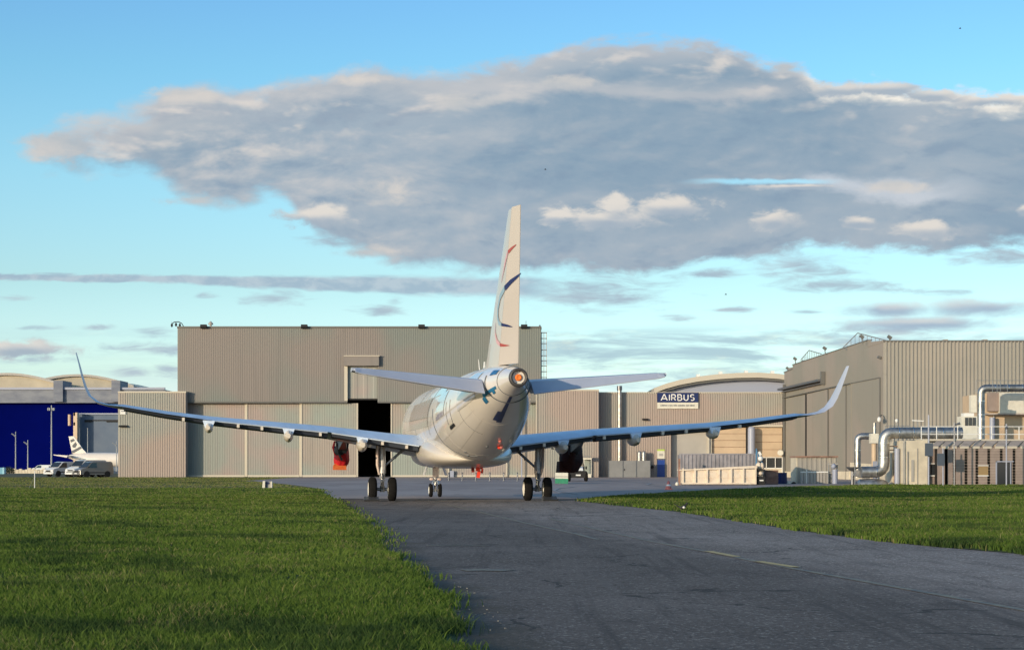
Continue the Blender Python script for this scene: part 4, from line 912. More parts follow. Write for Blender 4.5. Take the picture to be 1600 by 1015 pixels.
# ------------------------------------------------------------------ workshop with the company sign
Y1 = 215.9
WS = bthing('workshop_building', 'long beige workshop with navy AIRBUS sign, tan shutters and a blue door', 'building', X(1080,Y1), Y1+6)
g = gz(Y1)-.1; zt1 = Z(613,Y1)
w = MB(); w.corr((X(933,Y1),Y1),(X(1048.5,Y1),Y1), g, zt1, .27, .05); w.corr((X(1048.5,Y1),Y1),(X(1226,Y1),Y1), Z(665,Y1), zt1, .27, .05); w.build('front_wall', M['wall_lo'], WS)
MB().box(X(933,Y1),X(1048.3,Y1),Y1+.1,Y1+10,g,zt1-.1).box(X(1048.5,Y1),X(1227,Y1),Y1+.1,Y1+10,Z(664,Y1),zt1-.1).box(X(1048.5,Y1),X(1227,Y1),Y1+1.6,Y1+10,g,Z(664.2,Y1)).build('wall_core', M['greydoor'], WS)
MB().box(X(933,Y1),X(1228,Y1),Y1-.05,Y1+10.1,zt1-.12,zt1+.06).build('roof', M['edge'], WS)
MB().pbox(1048.5,1226,663.5,666.5,Y1-.12,.3).build('lintel', M['edge'], WS)
MB().pbox(1048.5,1106,667,673,Y1+.1,.3).build('lintel_box', M['greydoor'], WS)
D = MB().pbox(1049,1106,673,745.5,Y1+.9,.2).build('roller_door', M['greydoor'], WS)
MB().pbox(1106,1112,666.5,746,Y1+.02,1.3).build('pier', M['edge'], WS); MB().pbox(1108.4,1109.6,666,746,Y1-.1,.12).build('downpipe', M['gunmetal'], WS)
for a, b, q in ((1112.5,1166,740),(1180,1223,714)):
    D = MB(); k = 0
    zt_, zb_ = Z(667,Y1), Z(q,Y1); n = int((zt_-zb_)/.75)
    for k in range(n): zz = zt_-(zt_-zb_)*k/n; D.box(X(a,Y1),X(b,Y1),Y1+.45,Y1+.6,zz-(zt_-zb_)/n+.05,zz)
    D.build('shutter', M['shutter'], WS)
    MB().box(X(a,Y1),X(b,Y1),Y1+.56,Y1+.66,zb_,zt_).build('shutter_joint', M['rust'], WS)
MB().pbox(1180,1223,714,731,Y1+.7,.1).build('window', M['glass'], WS)
MB().pbox(1180,1223,713.5,714.8,Y1+.55,.1).pbox(1180,1223,730.3,731.8,Y1+.55,.1).pbox(1211,1212,714,731,Y1+.55,.1).pbox(1222,1224,714,746,Y1+.45,.2).pbox(1197,1198,714,731,Y1+.55,.1).build('window_frame', M['white'], WS)
MB().pbox(1180,1223,732,746,Y1+.6,.2).build('window_wall', M['cream_base'], WS)
MB().lathe((X(1173.2,Y1),Y1-.55,g),(0,0,1),[(0,.43),(Z(671,Y1)-g,.43),(Z(668.5,Y1)-g,.40),(Z(667,Y1)-g,.30),(Z(666,Y1)-g,.05)],24).build('service_shaft', M['column'], WS, 60)
MB().pbox(1223.5,1226.5,600,752,Y1-.4,.3).build('downpipe', M['roofedge'], WS)
# blue door and notice
MB().pbox(1026.8,1038.8,718,746.5,Y1-.06,.1).build('door', M['bluedoor'], WS)
MB().pbox(1026,1027,717,747,Y1-.1,.1).pbox(1038.6,1039.6,717,747,Y1-.1,.1).pbox(1026,1039.6,716.3,717.6,Y1-.1,.1).build('door_frame', M['gunmetal'], WS)
t = bthing('notice_board', 'pale notice board with lime top above the blue workshop door', 'sign', X(1033,Y1), Y1-.1); t.location.z = Z(716,Y1); org[t] = tuple(t.location)
MB().pbox(1027,1038.5,704,716,Y1-.1,.07).build('board', M['cream'], t); MB().pbox(1027,1038.5,701.5,704,Y1-.12,.09).build('top_strip', M['lime'], t)
MB().pbox(1030,1036,708,712,Y1-.115,.02).build('faded_picture', M['greydoor'], t)
t = bthing('company_sign', 'navy sign reading AIRBUS in white over a white strip of small grey text', 'sign', X(1059,Y1), Y1-.15); t.location.z = Z(638,Y1); org[t] = tuple(t.location)
MB().pbox(1027,1091,613,628.3,Y1-.24,.14).build('navy_panel', M['signblue'], t)
MB().pbox(1027,1091,628.5,638,Y1-.24,.14).build('white_panel', M['cream'], t)
def arc_(cx, cy, rx, ry, a0, a1, n=10): return [(cx+rx*math.cos(rad(a0+(a1-a0)*i/n)), cy+ry*math.sin(rad(a0+(a1-a0)*i/n))) for i in range(n+1)]
GL = {'A': (.98, [[(.0,0),(.44,1),(.54,1),(.98,0)],[(.22,.30),(.76,.30)]]), 'I': (.0, [[(0,0),(0,1)]]), 'R': (.64, [[(0,0),(0,1),(.34,1)]+arc_(.34,.72,.28,.28,90,-90)+[(.0,.44)],[(.30,.44),(.64,0)]]),
      'B': (.64, [[(0,0),(0,1),(.34,1)]+arc_(.34,.765,.25,.235,90,-90)+[(0,.53)],[(.32,.53)]+arc_(.36,.265,.28,.265,90,-90)+[(0,0)]]), 'U': (.66, [[(0,1),(0,.33)]+arc_(.33,.33,.33,.33,180,360)+[(.66,1)]]),
      'S': (.62, [[(.60,.90)]+arc_(.33,.765,.29,.235,50,270)+arc_(.31,.265,.31,.265,90,-130)])}
def stroke_text(word, x0, x1, z0, z1, y, m, parent, thick=.17, gap=.34):
    tot = sum(GL[c][0]+thick for c in word)+gap*.55*(len(word)-1); sx = (x1-x0)/tot; sz = (z1-z0)/(1+thick); pen = thick/2
    for c in word:
        mb = MB()
        for st in GL[c][1]:
            P = [Vector((x0+(pen+a)*sx, 0, z0+(b+thick/2)*sz)) for a,b in st]; w = thick*sz*.5
            Lf, Rt = [], []
            for i,p in enumerate(P):
                d1 = (p-P[i-1]).normalized() if i else (P[1]-p).normalized(); d2 = (P[i+1]-p).normalized() if i < len(P)-1 else d1
                d = (d1+d2); d = d.normalized() if d.length > .1 else d1; k = w/max(.5, abs(d.dot(d1))); n = Vector((-d.z,0,d.x))*k
                e = -d1*w*.0; Lf.append(p+n); Rt.append(p-n)
            vs = [(q.x,y,q.z) for q in Lf]+[(q.x,y,q.z) for q in Rt]+[(q.x,y+.03,q.z) for q in Lf]+[(q.x,y+.03,q.z) for q in Rt]; n_ = len(P)
            fs = []
            for i in range(n_-1): fs += [(i,i+1,n_+i+1,n_+i),(2*n_+i,3*n_+i,3*n_+i+1,2*n_+i+1),(i,2*n_+i,2*n_+i+1,i+1),(n_+i,n_+i+1,3*n_+i+1,3*n_+i)]
            fs += [(0,n_,3*n_,2*n_),(n_-1,3*n_-1,4*n_-1,2*n_-1)]; mb.add(vs, fs)
        mb.build('letter', m, parent); pen += GL[c][0]+thick+gap*.55
stroke_text('AIRBUS', X(1032,Y1), X(1085,Y1), Z(626,Y1), Z(615.5,Y1), Y1-.275, M['white'], t)
mb = MB(); r = random.Random(4); px = 1031.5
while px < 1085:            # fine print too small to read: a row of short strokes
    wd = r.uniform(.5,1.1); mb.pbox(px,px+wd,633-r.uniform(.7,1.2),634.2,Y1-.26,.02); px += wd+r.choice((.4,.4,.5,1.3))
mb.build('fine_print', M['gunmetal'], t)
wall_lamp(1008,655,Y1,'small dark lamp on the workshop wall right of the flue pipe', .7)
t = bthing('flue_pipe', 'tall thin silver flue pipe standing against the workshop wall', 'pipe', X(967.5,Y1-.6), Y1-.6)
MB().cyl((X(967.5,Y1),Y1-.7,gz(Y1)),(X(967.5,Y1),Y1-.7,Z(604,Y1)),.24,n=14).build('pipe', M['duct'], t, 40)
MB().cyl((X(967.5,Y1),Y1-.7,Z(610,Y1)),(X(967.5,Y1),Y1-.7,Z(603,Y1)),.30,n=14).build('cowl', M['gunmetal'], t, 40)
MB().pbox(966,969,650,652,Y1-.6,.6).pbox(966,969,690,692,Y1-.6,.6).build('clamp', M['gunmetal'], t)
for px, lb in ((998.3,'left one of two upright silver tanks behind the grey gates'),(1005,'right one of two upright silver tanks behind the grey gates')):
    t = bthing('storage_tank', lb, 'tank', X(px,Y1-1.1), Y1-1.1, 'silver tanks by the workshop')
    MB().lathe((X(px,Y1),Y1-1.1,gz(Y1)),(0,0,1),[(0,.27),(2.85,.27),(3.0,.2),(3.05,.05)],16).build('shell', M['duct'], t, 50)
t = bthing('yard_gates', 'low grey metal gates of three leaves before the workshop wall', 'gate', X(983,213.5), 213.5)
for a, b in ((951,973),(973.6,994),(994.6,1016)):
    MB().pbox(a,b,719.3,746.6,213.4,.08).build('gate_leaf', M['greygate'], t)
MB().pbox(972.8,973.8,718.5,747.5,213.35,.14).pbox(950.2,951.2,718.5,747.5,213.35,.14).pbox(993.8,994.8,718.5,747.5,213.35,.14).pbox(1015.6,1016.4,718.5,747.5,213.35,.14).build('gate_post', M['gunmetal'], t)
MB().pbox(975,976,732,734.5,213.3,.06).build('handle', M['black'], t)
t = bthing('meter_box', 'small dark round meter on the wall left of the blue door', 'meter', X(1019,Y1), Y1-.1); t.location.z = Z(729,Y1); org[t] = tuple(t.location)
MB().lathe((X(1018.7,Y1),Y1-.3,Z(728.8,Y1)),(0,1,0),[(0,.1),(.03,.2),(.3,.2)],12).build('meter', M['black'], t)
t = bthing('entry_canopy', 'pale cabin doorway with slatted canopy against the right hangar annex', 'doorway', X(918,213.2), 213.2)
MB().pbox(911.5,924.5,715,717.5,212.6,1.2).build('canopy', M['cream'], t); MB().pbox(912,923,711,712.3,212.4,.3).pbox(912,923,713,714.3,212.4,.3).build('slat', M['greygate'], t)
MB().pbox(912,913,717.5,747,212.6,.15).pbox(923.3,924.3,717.5,747,212.6,.15).build('post', M['cream'], t); MB().pbox(913.2,923,718,747,213.6,.1).build('door_leaf', M['door_a'], t)
MB().pbox(916,924,740,748.5,211.5,.6).build('step_box', M['cream'], t)
# arched hangar behind the workshop
YA = 228.0
AH = bthing('arched_hangar', 'pale hangar with a curved white roof edge rising behind the sign building', 'hangar', X(1140,YA), YA+10)
arc = [(1021,606.5),(1040,599.5),(1060,594),(1090,588.5),(1120,585),(1150,583),(1185,582.5),(1215,584.5),(1250,590),(1290,600),(1330,613)]
P = [(X(a,YA),Z(b,YA)) for a,b in arc]; n = len(P)
MB().prism([(a,b) for a,b in P]+[(a,b-.62) for a,b in reversed(P)], YA-1.2, YA+30).build('roof', M['edge'], AH)
MB().prism([(a+.5 if i == 0 else a,b-.66) for i,(a,b) in enumerate(P)]+[(P[-1][0],0),(P[0][0]+.5,0)], YA, YA+34).build('wall', M['column'], AH)
MB().prism([(a,b-.64) for a,b in P]+[(a,b-.9) for a,b in reversed(P)], YA-.9, YA-.05).build('soffit', M['roofedge'], AH)
for px, q in ((1088,588.3),(1123,584.2),(1163,582.6),(1204,583)): MB().box(X(px,YA),X(px+5,YA),YA-.5,YA+.5,Z(q,YA)-.2,Z(q,YA)+.28).build('roof_vent', M['white'], AH)

# ------------------------------------------------------------------ old hangar on the right
YC, YF = 175.0, 216.4
xc, xf = X(1380,YC), X(1225,YF)
OH = bthing('old_hangar', 'old tan hangar on the right with panelled doors and ribbed gable', 'hangar', xc+4, YC+15)
D_ = Vector((xf-xc, YF-YC, 0)); 
def LW(px):            # parameter along the receding wall for an image column
    k = (px-800)/F; return (k*YC-xc)/( (xf-xc)-k*(YF-YC))
def LP(px, py, off=0.0):
    t = LW(px); p = Vector((xc,YC,0))+D_*t; n = Vector((-D_.y,D_.x,0)).normalized(); p = p+n*off
    return Vector((p.x,p.y,H+(731-py)/F*(YC+(YF-YC)*t)))
def lquad(mb, a, b, ta, tb, ba, bb, off=0.0, th=.12):     # quad on the receding wall from column a to b
    q = [LP(a,ta,off),LP(b,tb,off),LP(b,bb,off),LP(a,ba,off)]; q2 = [LP(a,ta,off-th),LP(b,tb,off-th),LP(b,bb,off-th),LP(a,ba,off-th)]
    return mb.add(q+q2, [(0,1,2,3),(7,6,5,4),(0,4,5,1),(1,5,6,2),(2,6,7,3),(3,7,4,0)])
gb = 768
zc = Z(533,YC)
sl = lambda px: 531+(1355-px)/(1355-1239)*38.5    # sloping top line in the picture
w = MB(); lquad(w,1225.5,1238.5,582,576.5,760,761,0,.3); lquad(w,1238.5,1356,570,531,761,gb,0,.3); lquad(w,1356,1380,540,533.2,gb,gb,0,.3); w.build('side_wall', M['concrete_wall'], OH)
w = MB(); lquad(w,1356,1379.8,534.5,531.5,542,534.5,.03,.36); w.build('corner_cap', M['concrete_wall'], OH)
w = MB(); lquad(w,1229,1262,622,616.5,735,737,.10,.2); lquad(w,1262,1296.5,615.5,607.5,737,741,.16,.2); lquad(w,1296.5,1331,607.5,599,741,744,.10,.2); lquad(w,1331,1376,599,590,744,748,.04,.2); w.build('door_panel', M['concrete_wall'], OH)
w = MB(); lquad(w,1261,1262.8,616,615.6,749,749,.22,.1); w.build('door_gap', M['black'], OH)
w = MB(); lquad(w,1296,1296.7,608,608,752,752,.24,.1); lquad(w,1324,1324.6,601,601,755,755,.2,.1); w.build('door_joint', M['roofedge'], OH)
w = MB(); lquad(w,1226,1331,620.8,598,622,599.6,.3,.4); lquad(w,1331,1376.5,592.8+5,589,593.8+5,590,.12,.2); lquad(w,1375.7,1376.6,590,590,690,690,.12,.2); w.build('door_track', M['roofedge'], OH)
w = MB(); lquad(w,1229,1330,736,736,760,gb,.2,.3); w.build('plinth', M['cream_base'], OH)
w = MB(); lquad(w,1330,1380,722,726,gb,gb,.12,.3); w.build('plinth', M['cream_base'], OH)
w = MB(); lquad(w,1225,1289,607,592,610,595.5,.8,.9); lquad(w,1225,1289,611.5,597.5,613,599,.4,.5); w.build('crane_rail', M['gunmetal'], OH)
w = MB(); lquad(w,1288.2,1289.8,580,580,600,600,.45,.4); w.build('rail_bracket', M['roofedge'], OH)
w = MB(); lquad(w,1238,1356,569.2,530.4,570.2,531.6,.06,.5); lquad(w,1225,1238,581,575.6,582.4,577,.06,.5); w.build('roof_trim', M['roofedge'], OH)
w = MB(); w.corr((xc,YC),(X(1640,YC),YC), 0, zc, .36, .09); w.build('gable_wall', M['cream_sheet'], OH)
MB().box(xc,X(1640,YC),YC-.08,YC+.2,zc-.08,zc+.10).build('roof_edge', M['roofedge'], OH)
MB().prism([(xc+.4,YC+.2),(X(1640,YC),YC+.2),(X(1640,YC),YF),(xf+.5,YF)],0,zc-.3,'xy').build('body', M['concrete_wall'], OH)
m = MB()
for px in (1477,1539): m.box(X(px,YC),X(px+6,YC),YC+.4,YC+1.4,zc-.1,zc+.22)
m.build('roof_vent', M['greydoor'], OH)
# roof trusses seen above the side wall
def truss(p0, p1, ptop, pbase, ptopx, lab, Y):
    t = bthing('roof_truss', lab, 'truss', X((p0+p1)/2,Y), Y, 'open trusses on the old hangar roof'); t.location.z = Z(pbase,Y)-.5; org[t] = tuple(t.location)
    m = MB(); a, b, c = (X(p0,Y),Z(pbase,Y)), (X(ptopx,Y),Z(ptop,Y)), (X(p1,Y),Z(pbase-9,Y))
    L = lambda p,q,r=.05: m.cyl((p[0],Y,p[1]),(q[0],Y,q[1]),r,n=5)
    L(a,b); L(b,c); L((a[0],a[1]-.1),(c[0],c[1]-.6))
    for k in range(1,12):
        s = k/12; x = a[0]+(c[0]-a[0])*s; zb = a[1]-.1+(c[1]-.6-a[1]+.1)*s; zt_ = a[1]+(b[1]-a[1])*(x-a[0])/(b[0]-a[0]) if x < b[0] else b[1]+(c[1]-b[1])*(x-b[0])/(c[0]-b[0])
        L((x,zb-.2),(x,zt_),.028)
    m.build('lattice', M['pole'], t)
truss(1317,1393,520,543,1340,'larger grey lattice truss on the old hangar roof near its corner',188)
truss(1251,1284,547,562,1264,'smaller grey lattice truss on the old hangar roof further back',210)
for px, py, Y, lb in ((1348,529,180,'small spotlight on a stalk at the peak of the old hangar side wall'),(1290,547,196,'small spotlight on a stalk midway along the old hangar roof edge'),(1243.5,563,213,'small spotlight on a stalk near the far end of the old hangar roof'),(1232,578,219,'tiny box lamp on the farthest corner of the old hangar roof'),(1391.5,530,176,'dark round lamp on the front corner of the ribbed gable roof')):
    t = thing('spotlight', lb, 'spotlight', (X(px,Y),Y,Z(py,Y)-.3), 'spotlights on the old hangar roof')
    MB().cyl((X(px,Y),Y,Z(py,Y)-.5),(X(px,Y)-.1,Y,Z(py,Y)+.1),.05,n=6).build('stalk', M['roofedge'], t); MB().obox((X(px,Y)-.1,Y-.05,Z(py,Y)+.2),.42,.35,.26,ry=.6).build('lamp_head', M['roofedge'], t)
t = thing('wall_lamp', 'dark lamp on a bracket on the old hangar side wall by its ribbed corner', 'lamp', tuple(LP(1377,558,.2)))
p = LP(1377,558,.2); MB().obox(p,.3,.4,.22,ry=.4).build('lamp_head', M['roofedge'], t)
t = thing('security_camera', 'white security camera on the old hangar wall above the silver ducts', 'camera', (X(1376,174),174,Z(652,174)))
MB().tube([(X(1379,174.6),174.9,Z(648,174)),(X(1377,174),174.4,Z(649,174)),(X(1374,174),174.2,Z(652,174))],.06,6).build('bracket', M['roofedge'], t); MB().ell((X(1374.5,174),174.2,Z(655,174)),.2,.2,.26).build('dome', M['white'], t, 60)

# ------------------------------------------------------------------ ducts and low technical building
def duct(lab, pts, r, Y, hoops=()):
    t = bthing('air_duct', lab, 'duct', X(pts[0][0],Y), Y, 'silver ducts beside the old hangar')
    P = []
    for p in pts: P.append(Vector((X(p[0],Y), Y+(p[2] if len(p) > 2 else 0), Z(p[1],Y))))
    # round the corners
    Q = [P[0]]
    for i in range(1,len(P)-1):
        a, b, c = P[i-1], P[i], P[i+1]; k = min(r*1.7,(b-a).length*.45,(c-b).length*.45); p0 = b+(a-b).normalized()*k; p1 = b+(c-b).normalized()*k
        for j in range(7): s = j/6; Q.append(p0*(1-s)**2+b*2*s*(1-s)+p1*s*s)
    Q.append(P[-1]); MB().tube(Q, r, 20).build('duct_run', M['duct'], t, 60)
    m = MB()
    for i in range(0,len(P)-1):
        L = (P[i+1]-P[i]).length; d = (P[i+1]-P[i]).normalized()
        k = 1
        while k*1.1 < L-.5: c = P[i]+d*k*1.1; m.cyl(c-d*.03,c+d*.03,r*1.06,n=20); k += 1
    if m.v: m.build('joint_ring', M['silver'], t, 40)
    return t
duct('left, thinner silver duct that turns right into the cream flue box', [(1340,745),(1340,681),(1366,681)], .27, 152)
duct('thick silver duct rising beside the low building and running over its roof', [(1346,737),(1381,737),(1381,676),(1503,676)], .43, 139.8)
duct('high silver duct dropping from a bend and running right above the flat roof', [(1533,690),(1533,606),(1640,606)], .30, 150)
t = bthing('plant_casing', 'crumpled silver plant casing on the grass between the two ducts', 'casing', X(1352,145), 145)
MB().lathe((X(1338,140),139.6,Z(757,140)),(1,0,0),[(0,.2),(.15,.45),(1.2,.5),(2.0,.4),(2.3,.2)],14).build('drum', M['duct'], t, 30)
MB().obox((X(1345,145),144.6,Z(741,145)),1.2,.8,.5,ry=.25).build('hopper', M['duct'], t); MB().lathe((X(1332,145),145,Z(729,145)),(0,0,-1),[(0,.5),(.1,.45),(.35,.12),(1.6,.12)],12).build('funnel', M['gunmetal'], t)
MB().pbox(1335,1336.3,727,763,144.5,.08).pbox(1384,1385,738,763,144.5,.08).pbox(1361,1386,752,753.2,144.5,.08).build('frame', M['pole'], t)
t = bthing('flue_box', 'tan flue with a cream box and a short chimney between the ducts', 'flue', X(1366,149), 149)
MB().cyl((X(1366,149),149,Z(760,149)),(X(1366,149),149,Z(692,149)),.22,n=12).build('pipe', M['shutter'], t, 40); MB().pbox(1360.5,1373,677,692,148.6,.7).build('box', M['cream'], t)
MB().cyl((X(1366.5,149),149,Z(677,149)),(X(1366.5,149),149,Z(660,149)),.14,n=12).build('chimney', M['duct'], t, 40); MB().pbox(1364.2,1371,720,757,148.4,.12).build('grey_plate', M['column'], t)

YU = 138.0
UB = bthing('utility_building', 'low technical building with sloped mesh canopy, black posts and pinkish panels', 'building', X(1510,YU), YU+3)
gu = gz(YU)-.2
MB().box(X(1412,YU),X(1446.5,YU),YU-.6,YU+8,gu,Z(688,YU)).build('cream_end_block', M['cream_base'], UB)
MB().pbox(1412,1413.5,688,762,YU-.75,.14).pbox(1417.5,1418.7,705,762,YU-.7,.1).pbox(1424,1428,718,752,YU-.66,.07).pbox(1433,1434,700,762,YU-.66,.07).build('end_fittings', M['greydoor'], UB)
MB().box(X(1392,YU+3),X(1412,YU+3),YU+2.6,YU+8,gu,Z(707,YU+3)).build('side_block', M['cream_base'], UB)
MB().pbox(1397,1400.5,718,764,YU+2.5,.12).build('side_door', M['rust'], UB)
MB().cyl((X(1407,YU),YU+1.2,gu),(X(1407,YU),YU+1.2,Z(700,YU)),.20,n=12).build('riser_pipe', M['column'], UB, 40)
MB().pbox(1388,1412,696,697.5,YU+2.2,.3).pbox(1388,1412,702,703.5,YU+2.2,.3).build('service_pipes', M['rust'], UB)
MB().box(X(1447,YU),X(1640,YU),YU,YU+8,gu,Z(698,YU)).build('front_wall', M['pinkpanel'], UB)
MB().box(X(1440,YU),X(1642,YU),YU-.25,YU+8.1,Z(688.5,YU),Z(685.8,YU)).build('roof_slab', M['edge'], UB)
fins = [1463,1479,1491.5,1510,1527,1545.5,1565,1585,1605,1625]
prev = 1448
for k, px in enumerate(fins):
    a, b = prev+2.0, px-3.0
    if a < 1640:
        MB().pbox(a,b+.2,698,768,YU-1.27,.12).build('facade_panel', M['pinkpanel'], UB) if k not in (0,) else None
        zt_, zb_ = Z(688,YU), Z(697.5,YU)
        MB().add([(X(a,YU)+.55,YU-.3,zt_),(X(b,YU)+.75,YU-.3,zt_),(X(b,YU),YU-1.25,zb_),(X(a,YU),YU-1.25,zb_),(X(a,YU)+.55,YU-.3,zt_-.08),(X(b,YU)+.75,YU-.3,zt_-.08),(X(b,YU),YU-1.25,zb_-.08),(X(a,YU),YU-1.25,zb_-.08)],
                 [(0,1,2,3),(7,6,5,4),(0,4,5,1),(1,5,6,2),(2,6,7,3),(3,7,4,0)]).build('mesh_canopy', M['louvre'], UB)
        MB().box(X(a,YU),X(b,YU),YU-1.32,YU-1.18,zb_-.16,zb_+.02).build('canopy_lip', M['edge'], UB)
    wdt = .27 if k != 3 else .36
    MB().box(X(px,YU)-wdt*.5,X(px,YU)+wdt*.5,YU-1.05,YU-.02,gu,Z(697,YU)).build('black_post', M['black'], UB)
    prev = px
m = MB()
for k in range(14): zz = Z(703,YU)-k*.21; m.box(X(1480,YU),X(1604,YU),YU-1.292,YU-1.275,zz-.012,zz+.012)
m.build('panel_joints', M['louvre'], UB)
for a, b, q0, q1, mm in ((1452,1474,725,742,'glass'),(1529,1544,728,742,'amberglass')):
    yo = YU-.06 if a < 1500 else YU-1.31; MB().pbox(a,b,q0,q1,yo,.05).build('window', M[mm], UB); MB().pbox(a-.8,b+.8,q1,q1+1.6,yo-.06,.12).pbox(a-.8,b+.8,q0-1.6,q0-.4,yo-.05,.1).build('window_frame', M['white'], UB)
MB().pbox(1557,1580,722,764,YU-1.31,.04).build('glass_door', M['glass'], UB); MB().pbox(1556,1558,720,764,YU-1.36,.1).pbox(1578.5,1580,722,764,YU-1.36,.1).pbox(1556,1584,719.6,721.4,YU-1.36,.1).build('door_frame', M['column'], UB)
# roof rail
t = bthing('roof_railing', 'white safety railing along the low building roof', 'railing', X(1520,YU), YU+.3); t.location.z = Z(686,YU); org[t] = tuple(t.location)
m = MB()
for q in (666,678): m.cyl((X(1440,YU),YU+.3,Z(q,YU)),(X(1640,YU),YU+.3,Z(q,YU)),.03,n=6)
m.build('rail', M['white'], t); m = MB()
for px in (1441,1465,1498,1530,1551,1594,1630): m.cyl((X(px,YU),YU+.3,Z(686,YU)),(X(px,YU),YU+.3,Z(665.5,YU)),.035,n=6)
m.build('railing_post', M['white'], t)
t = bthing('small_railing', 'thin grey railing round the duct bend left of the roof', 'railing', X(1410,YU+4), YU+4); t.location.z = Z(690,YU+4); org[t] = tuple(t.location)
m = MB()
for px in (1400,1407,1414,1421,1429,1435,1440): m.cyl((X(px,YU),YU+4,Z(690,YU)),(X(px,YU),YU+4,Z(664,YU)),.03,n=5)
for q in (663,672): m.cyl((X(1400,YU),YU+4,Z(q,YU)),(X(1440,YU),YU+4,Z(q,YU)),.025,n=5)
m.build('bars', M['pole'], t)
t = bthing('cooling_unit', 'pale air-conditioning unit with three dark vents on the low roof', 'cooling unit', X(1515,144), 144); t.location.z = Z(686,144); org[t] = tuple(t.location)
MB().pbox(1502.5,1527,650,687,144,1.5).build('casing', M['cream'], t); m = MB()
for a in (1508,1514,1520): m.pbox(a,a+4.6,652,664.5,143.93,.1)
m.build('vent', M['glass'], t); MB().pbox(1506,1522,645,650,144.3,.9).build('fan_housing', M['white'], t); MB().pbox(1517,1526,617,644,147.5,.6).build('upper_box', M['cream'], t)
YB = 154.0
t = bthing('plant_room', 'tan plant room with overhanging panels behind the low roof at the right', 'building', X(1590,YB), YB+2)
MB().box(X(1536,YB),X(1640,YB),YB,YB+7,gz(YB),Z(614,YB)).build('wall', M['shutter'], t)
MB().pbox(1563,1640,613,645,YB-.9,.85).build('upper_panel', M['cream'], t); MB().pbox(1544,1562,613,642,YB-.5,.48).build('upper_panel', M['pinkpanel'], t)
MB().pbox(1541,1640,645,647.5,YB-.95,.9).build('ledge', M['louvre'], t); MB().cyl((X(1548,YB),YB-.5,Z(690,YB)),(X(1548,YB),YB-.5,Z(652,YB)),.22,n=12).build('vessel', M['column'], t, 40)
MB().pbox(1552.6,1553.6,648,690,YB-.2,.15).build('pipe', M['white'], t)
m = MB()
for px in (1523,1549,1556,1561,1572,1600): m.cyl((X(px,149),148.6,Z(612,149)),(X(px,149),148.6,Z(594,149)),.022,n=5)
m.cyl((X(1523,149),148.6,Z(594.5,149)),(X(1640,149),148.6,Z(594.5,149)),.025,n=5)
tt = thing('duct_railing', 'thin grey railing above the high silver duct', 'railing', (X(1575,149),148.6,Z(612,149))); m.build('bars', M['pole'], tt)
# posts in front of the low building
for px, q, hd, lb in ((1451,693,'box','slim post with a large blue-grey box at the left end of the low building'),(1491,660,'lamp','thin dark lamp post leaning its head right before the low building'),(1473.5,700,'box2','slim post with a dark blue box between the first black posts'),(1572.5,662,'none','plain thin grey post standing before the glass door')):
    Y = 134.5; t = bthing('service_post', lb, 'post', X(px,Y), Y)
    MB().cyl((X(px,Y),Y,gz(Y)),(X(px,Y),Y,Z(q if hd != 'box' else 648,Y)),.05 if hd != 'box' else .06,n=8).build('pole', M['gunmetal'] if hd == 'lamp' else M['column'], t, 40)
    if hd == 'box': MB().pbox(1446,1458,692,712,Y-.25,.2).build('box', M['bluegrey'], t)
    if hd == 'box2': MB().pbox(1465,1476,708,727,Y-.2,.2).build('box', M['bluegrey'], t)
    if hd == 'lamp': MB().tube([(X(1491,Y),Y,Z(664,Y)),(X(1493,Y),Y,Z(663,Y)),(X(1500,Y),Y,Z(661,Y))],[.04,.05,.11],8).build('lamp_head', M['gunmetal'], t)
    if hd == 'none': MB().ell((X(px,Y),Y-.05,Z(668,Y)),.12,.1,.1).build('camera', M['gunmetal'], t)
for px, q in ((1401,657),(1434,657)):
    t = thing('mast_lamp', 'small white-topped mast lamp behind the duct bend' if px == 1401 else 'flat lamp head on a thin pole above the horizontal duct', 'lamp', (X(px,150),150,Z(690,150)))
    MB().cyl((X(px,150),150,Z(690,150)),(X(px,150),150,Z(q,150)),.03,n=6).build('pole', M['pole'], t); 
    (MB().ell((X(px,150),150,Z(q,150)),.13,.13,.16) if px == 1401 else MB().obox((X(px,150),150,Z(q,150)),.9,.3,.08,ry=.05)).build('lamp_head', M['white'], t)

# ------------------------------------------------------------------ yard objects
YS_ = 152.0
t = bthing('storage_shed', 'small cream ribbed shed with a grey plank front against the old hangar', 'shed', X(1276,YS_), YS_+1)
gs = gz(YS_)-.1
MB().corr((X(1246,YS_),YS_),(X(1307,YS_),YS_), gs, Z(714,YS_), .38, .05).build('front_wall', M['cream_sheet'], t)
MB().box(X(1244,YS_),X(1307,YS_),YS_+.08,YS_+3,gs,Z(715,YS_)).build('body', M['cream_base'], t)
MB().box(X(1242.5,YS_),X(1309,YS_),YS_-.25,YS_+3.1,Z(714,YS_),Z(712,YS_)).build('roof', M['rust'], t)
m = MB()
for k in range(9): m.pbox(1251+k*5,1255.2+k*5,737,760,YS_-.3,.18)
m.build('plank_front', M['greydoor'], t); MB().pbox(1251,1294,736,738,YS_-.34,.2).pbox(1260,1261.2,733,760,YS_-.4,.1).build('front_rail', M['white'], t)
t = bthing('pipe_rack', 'upright rack of grey pipes and bottles at the shed right end', 'rack', X(1301,150.5), 150.5)
m = MB()
for px in (1295,1299,1303,1308): m.cyl((X(px,150.5),150.5,gz(150)),(X(px,150.5),150.5,Z(723,150.5)),.05,n=6)
m.build('upright', M['gunmetal'], t); MB().cyl((X(1304,150.5),150.3,gz(150)),(X(1304,150.5),150.3,Z(733,150.5)),.22,n=12).ell((X(1302,150.5),150.3,Z(728,150.5)),.2,.2,.22).build('gas_bottle', M['column'], t, 40)
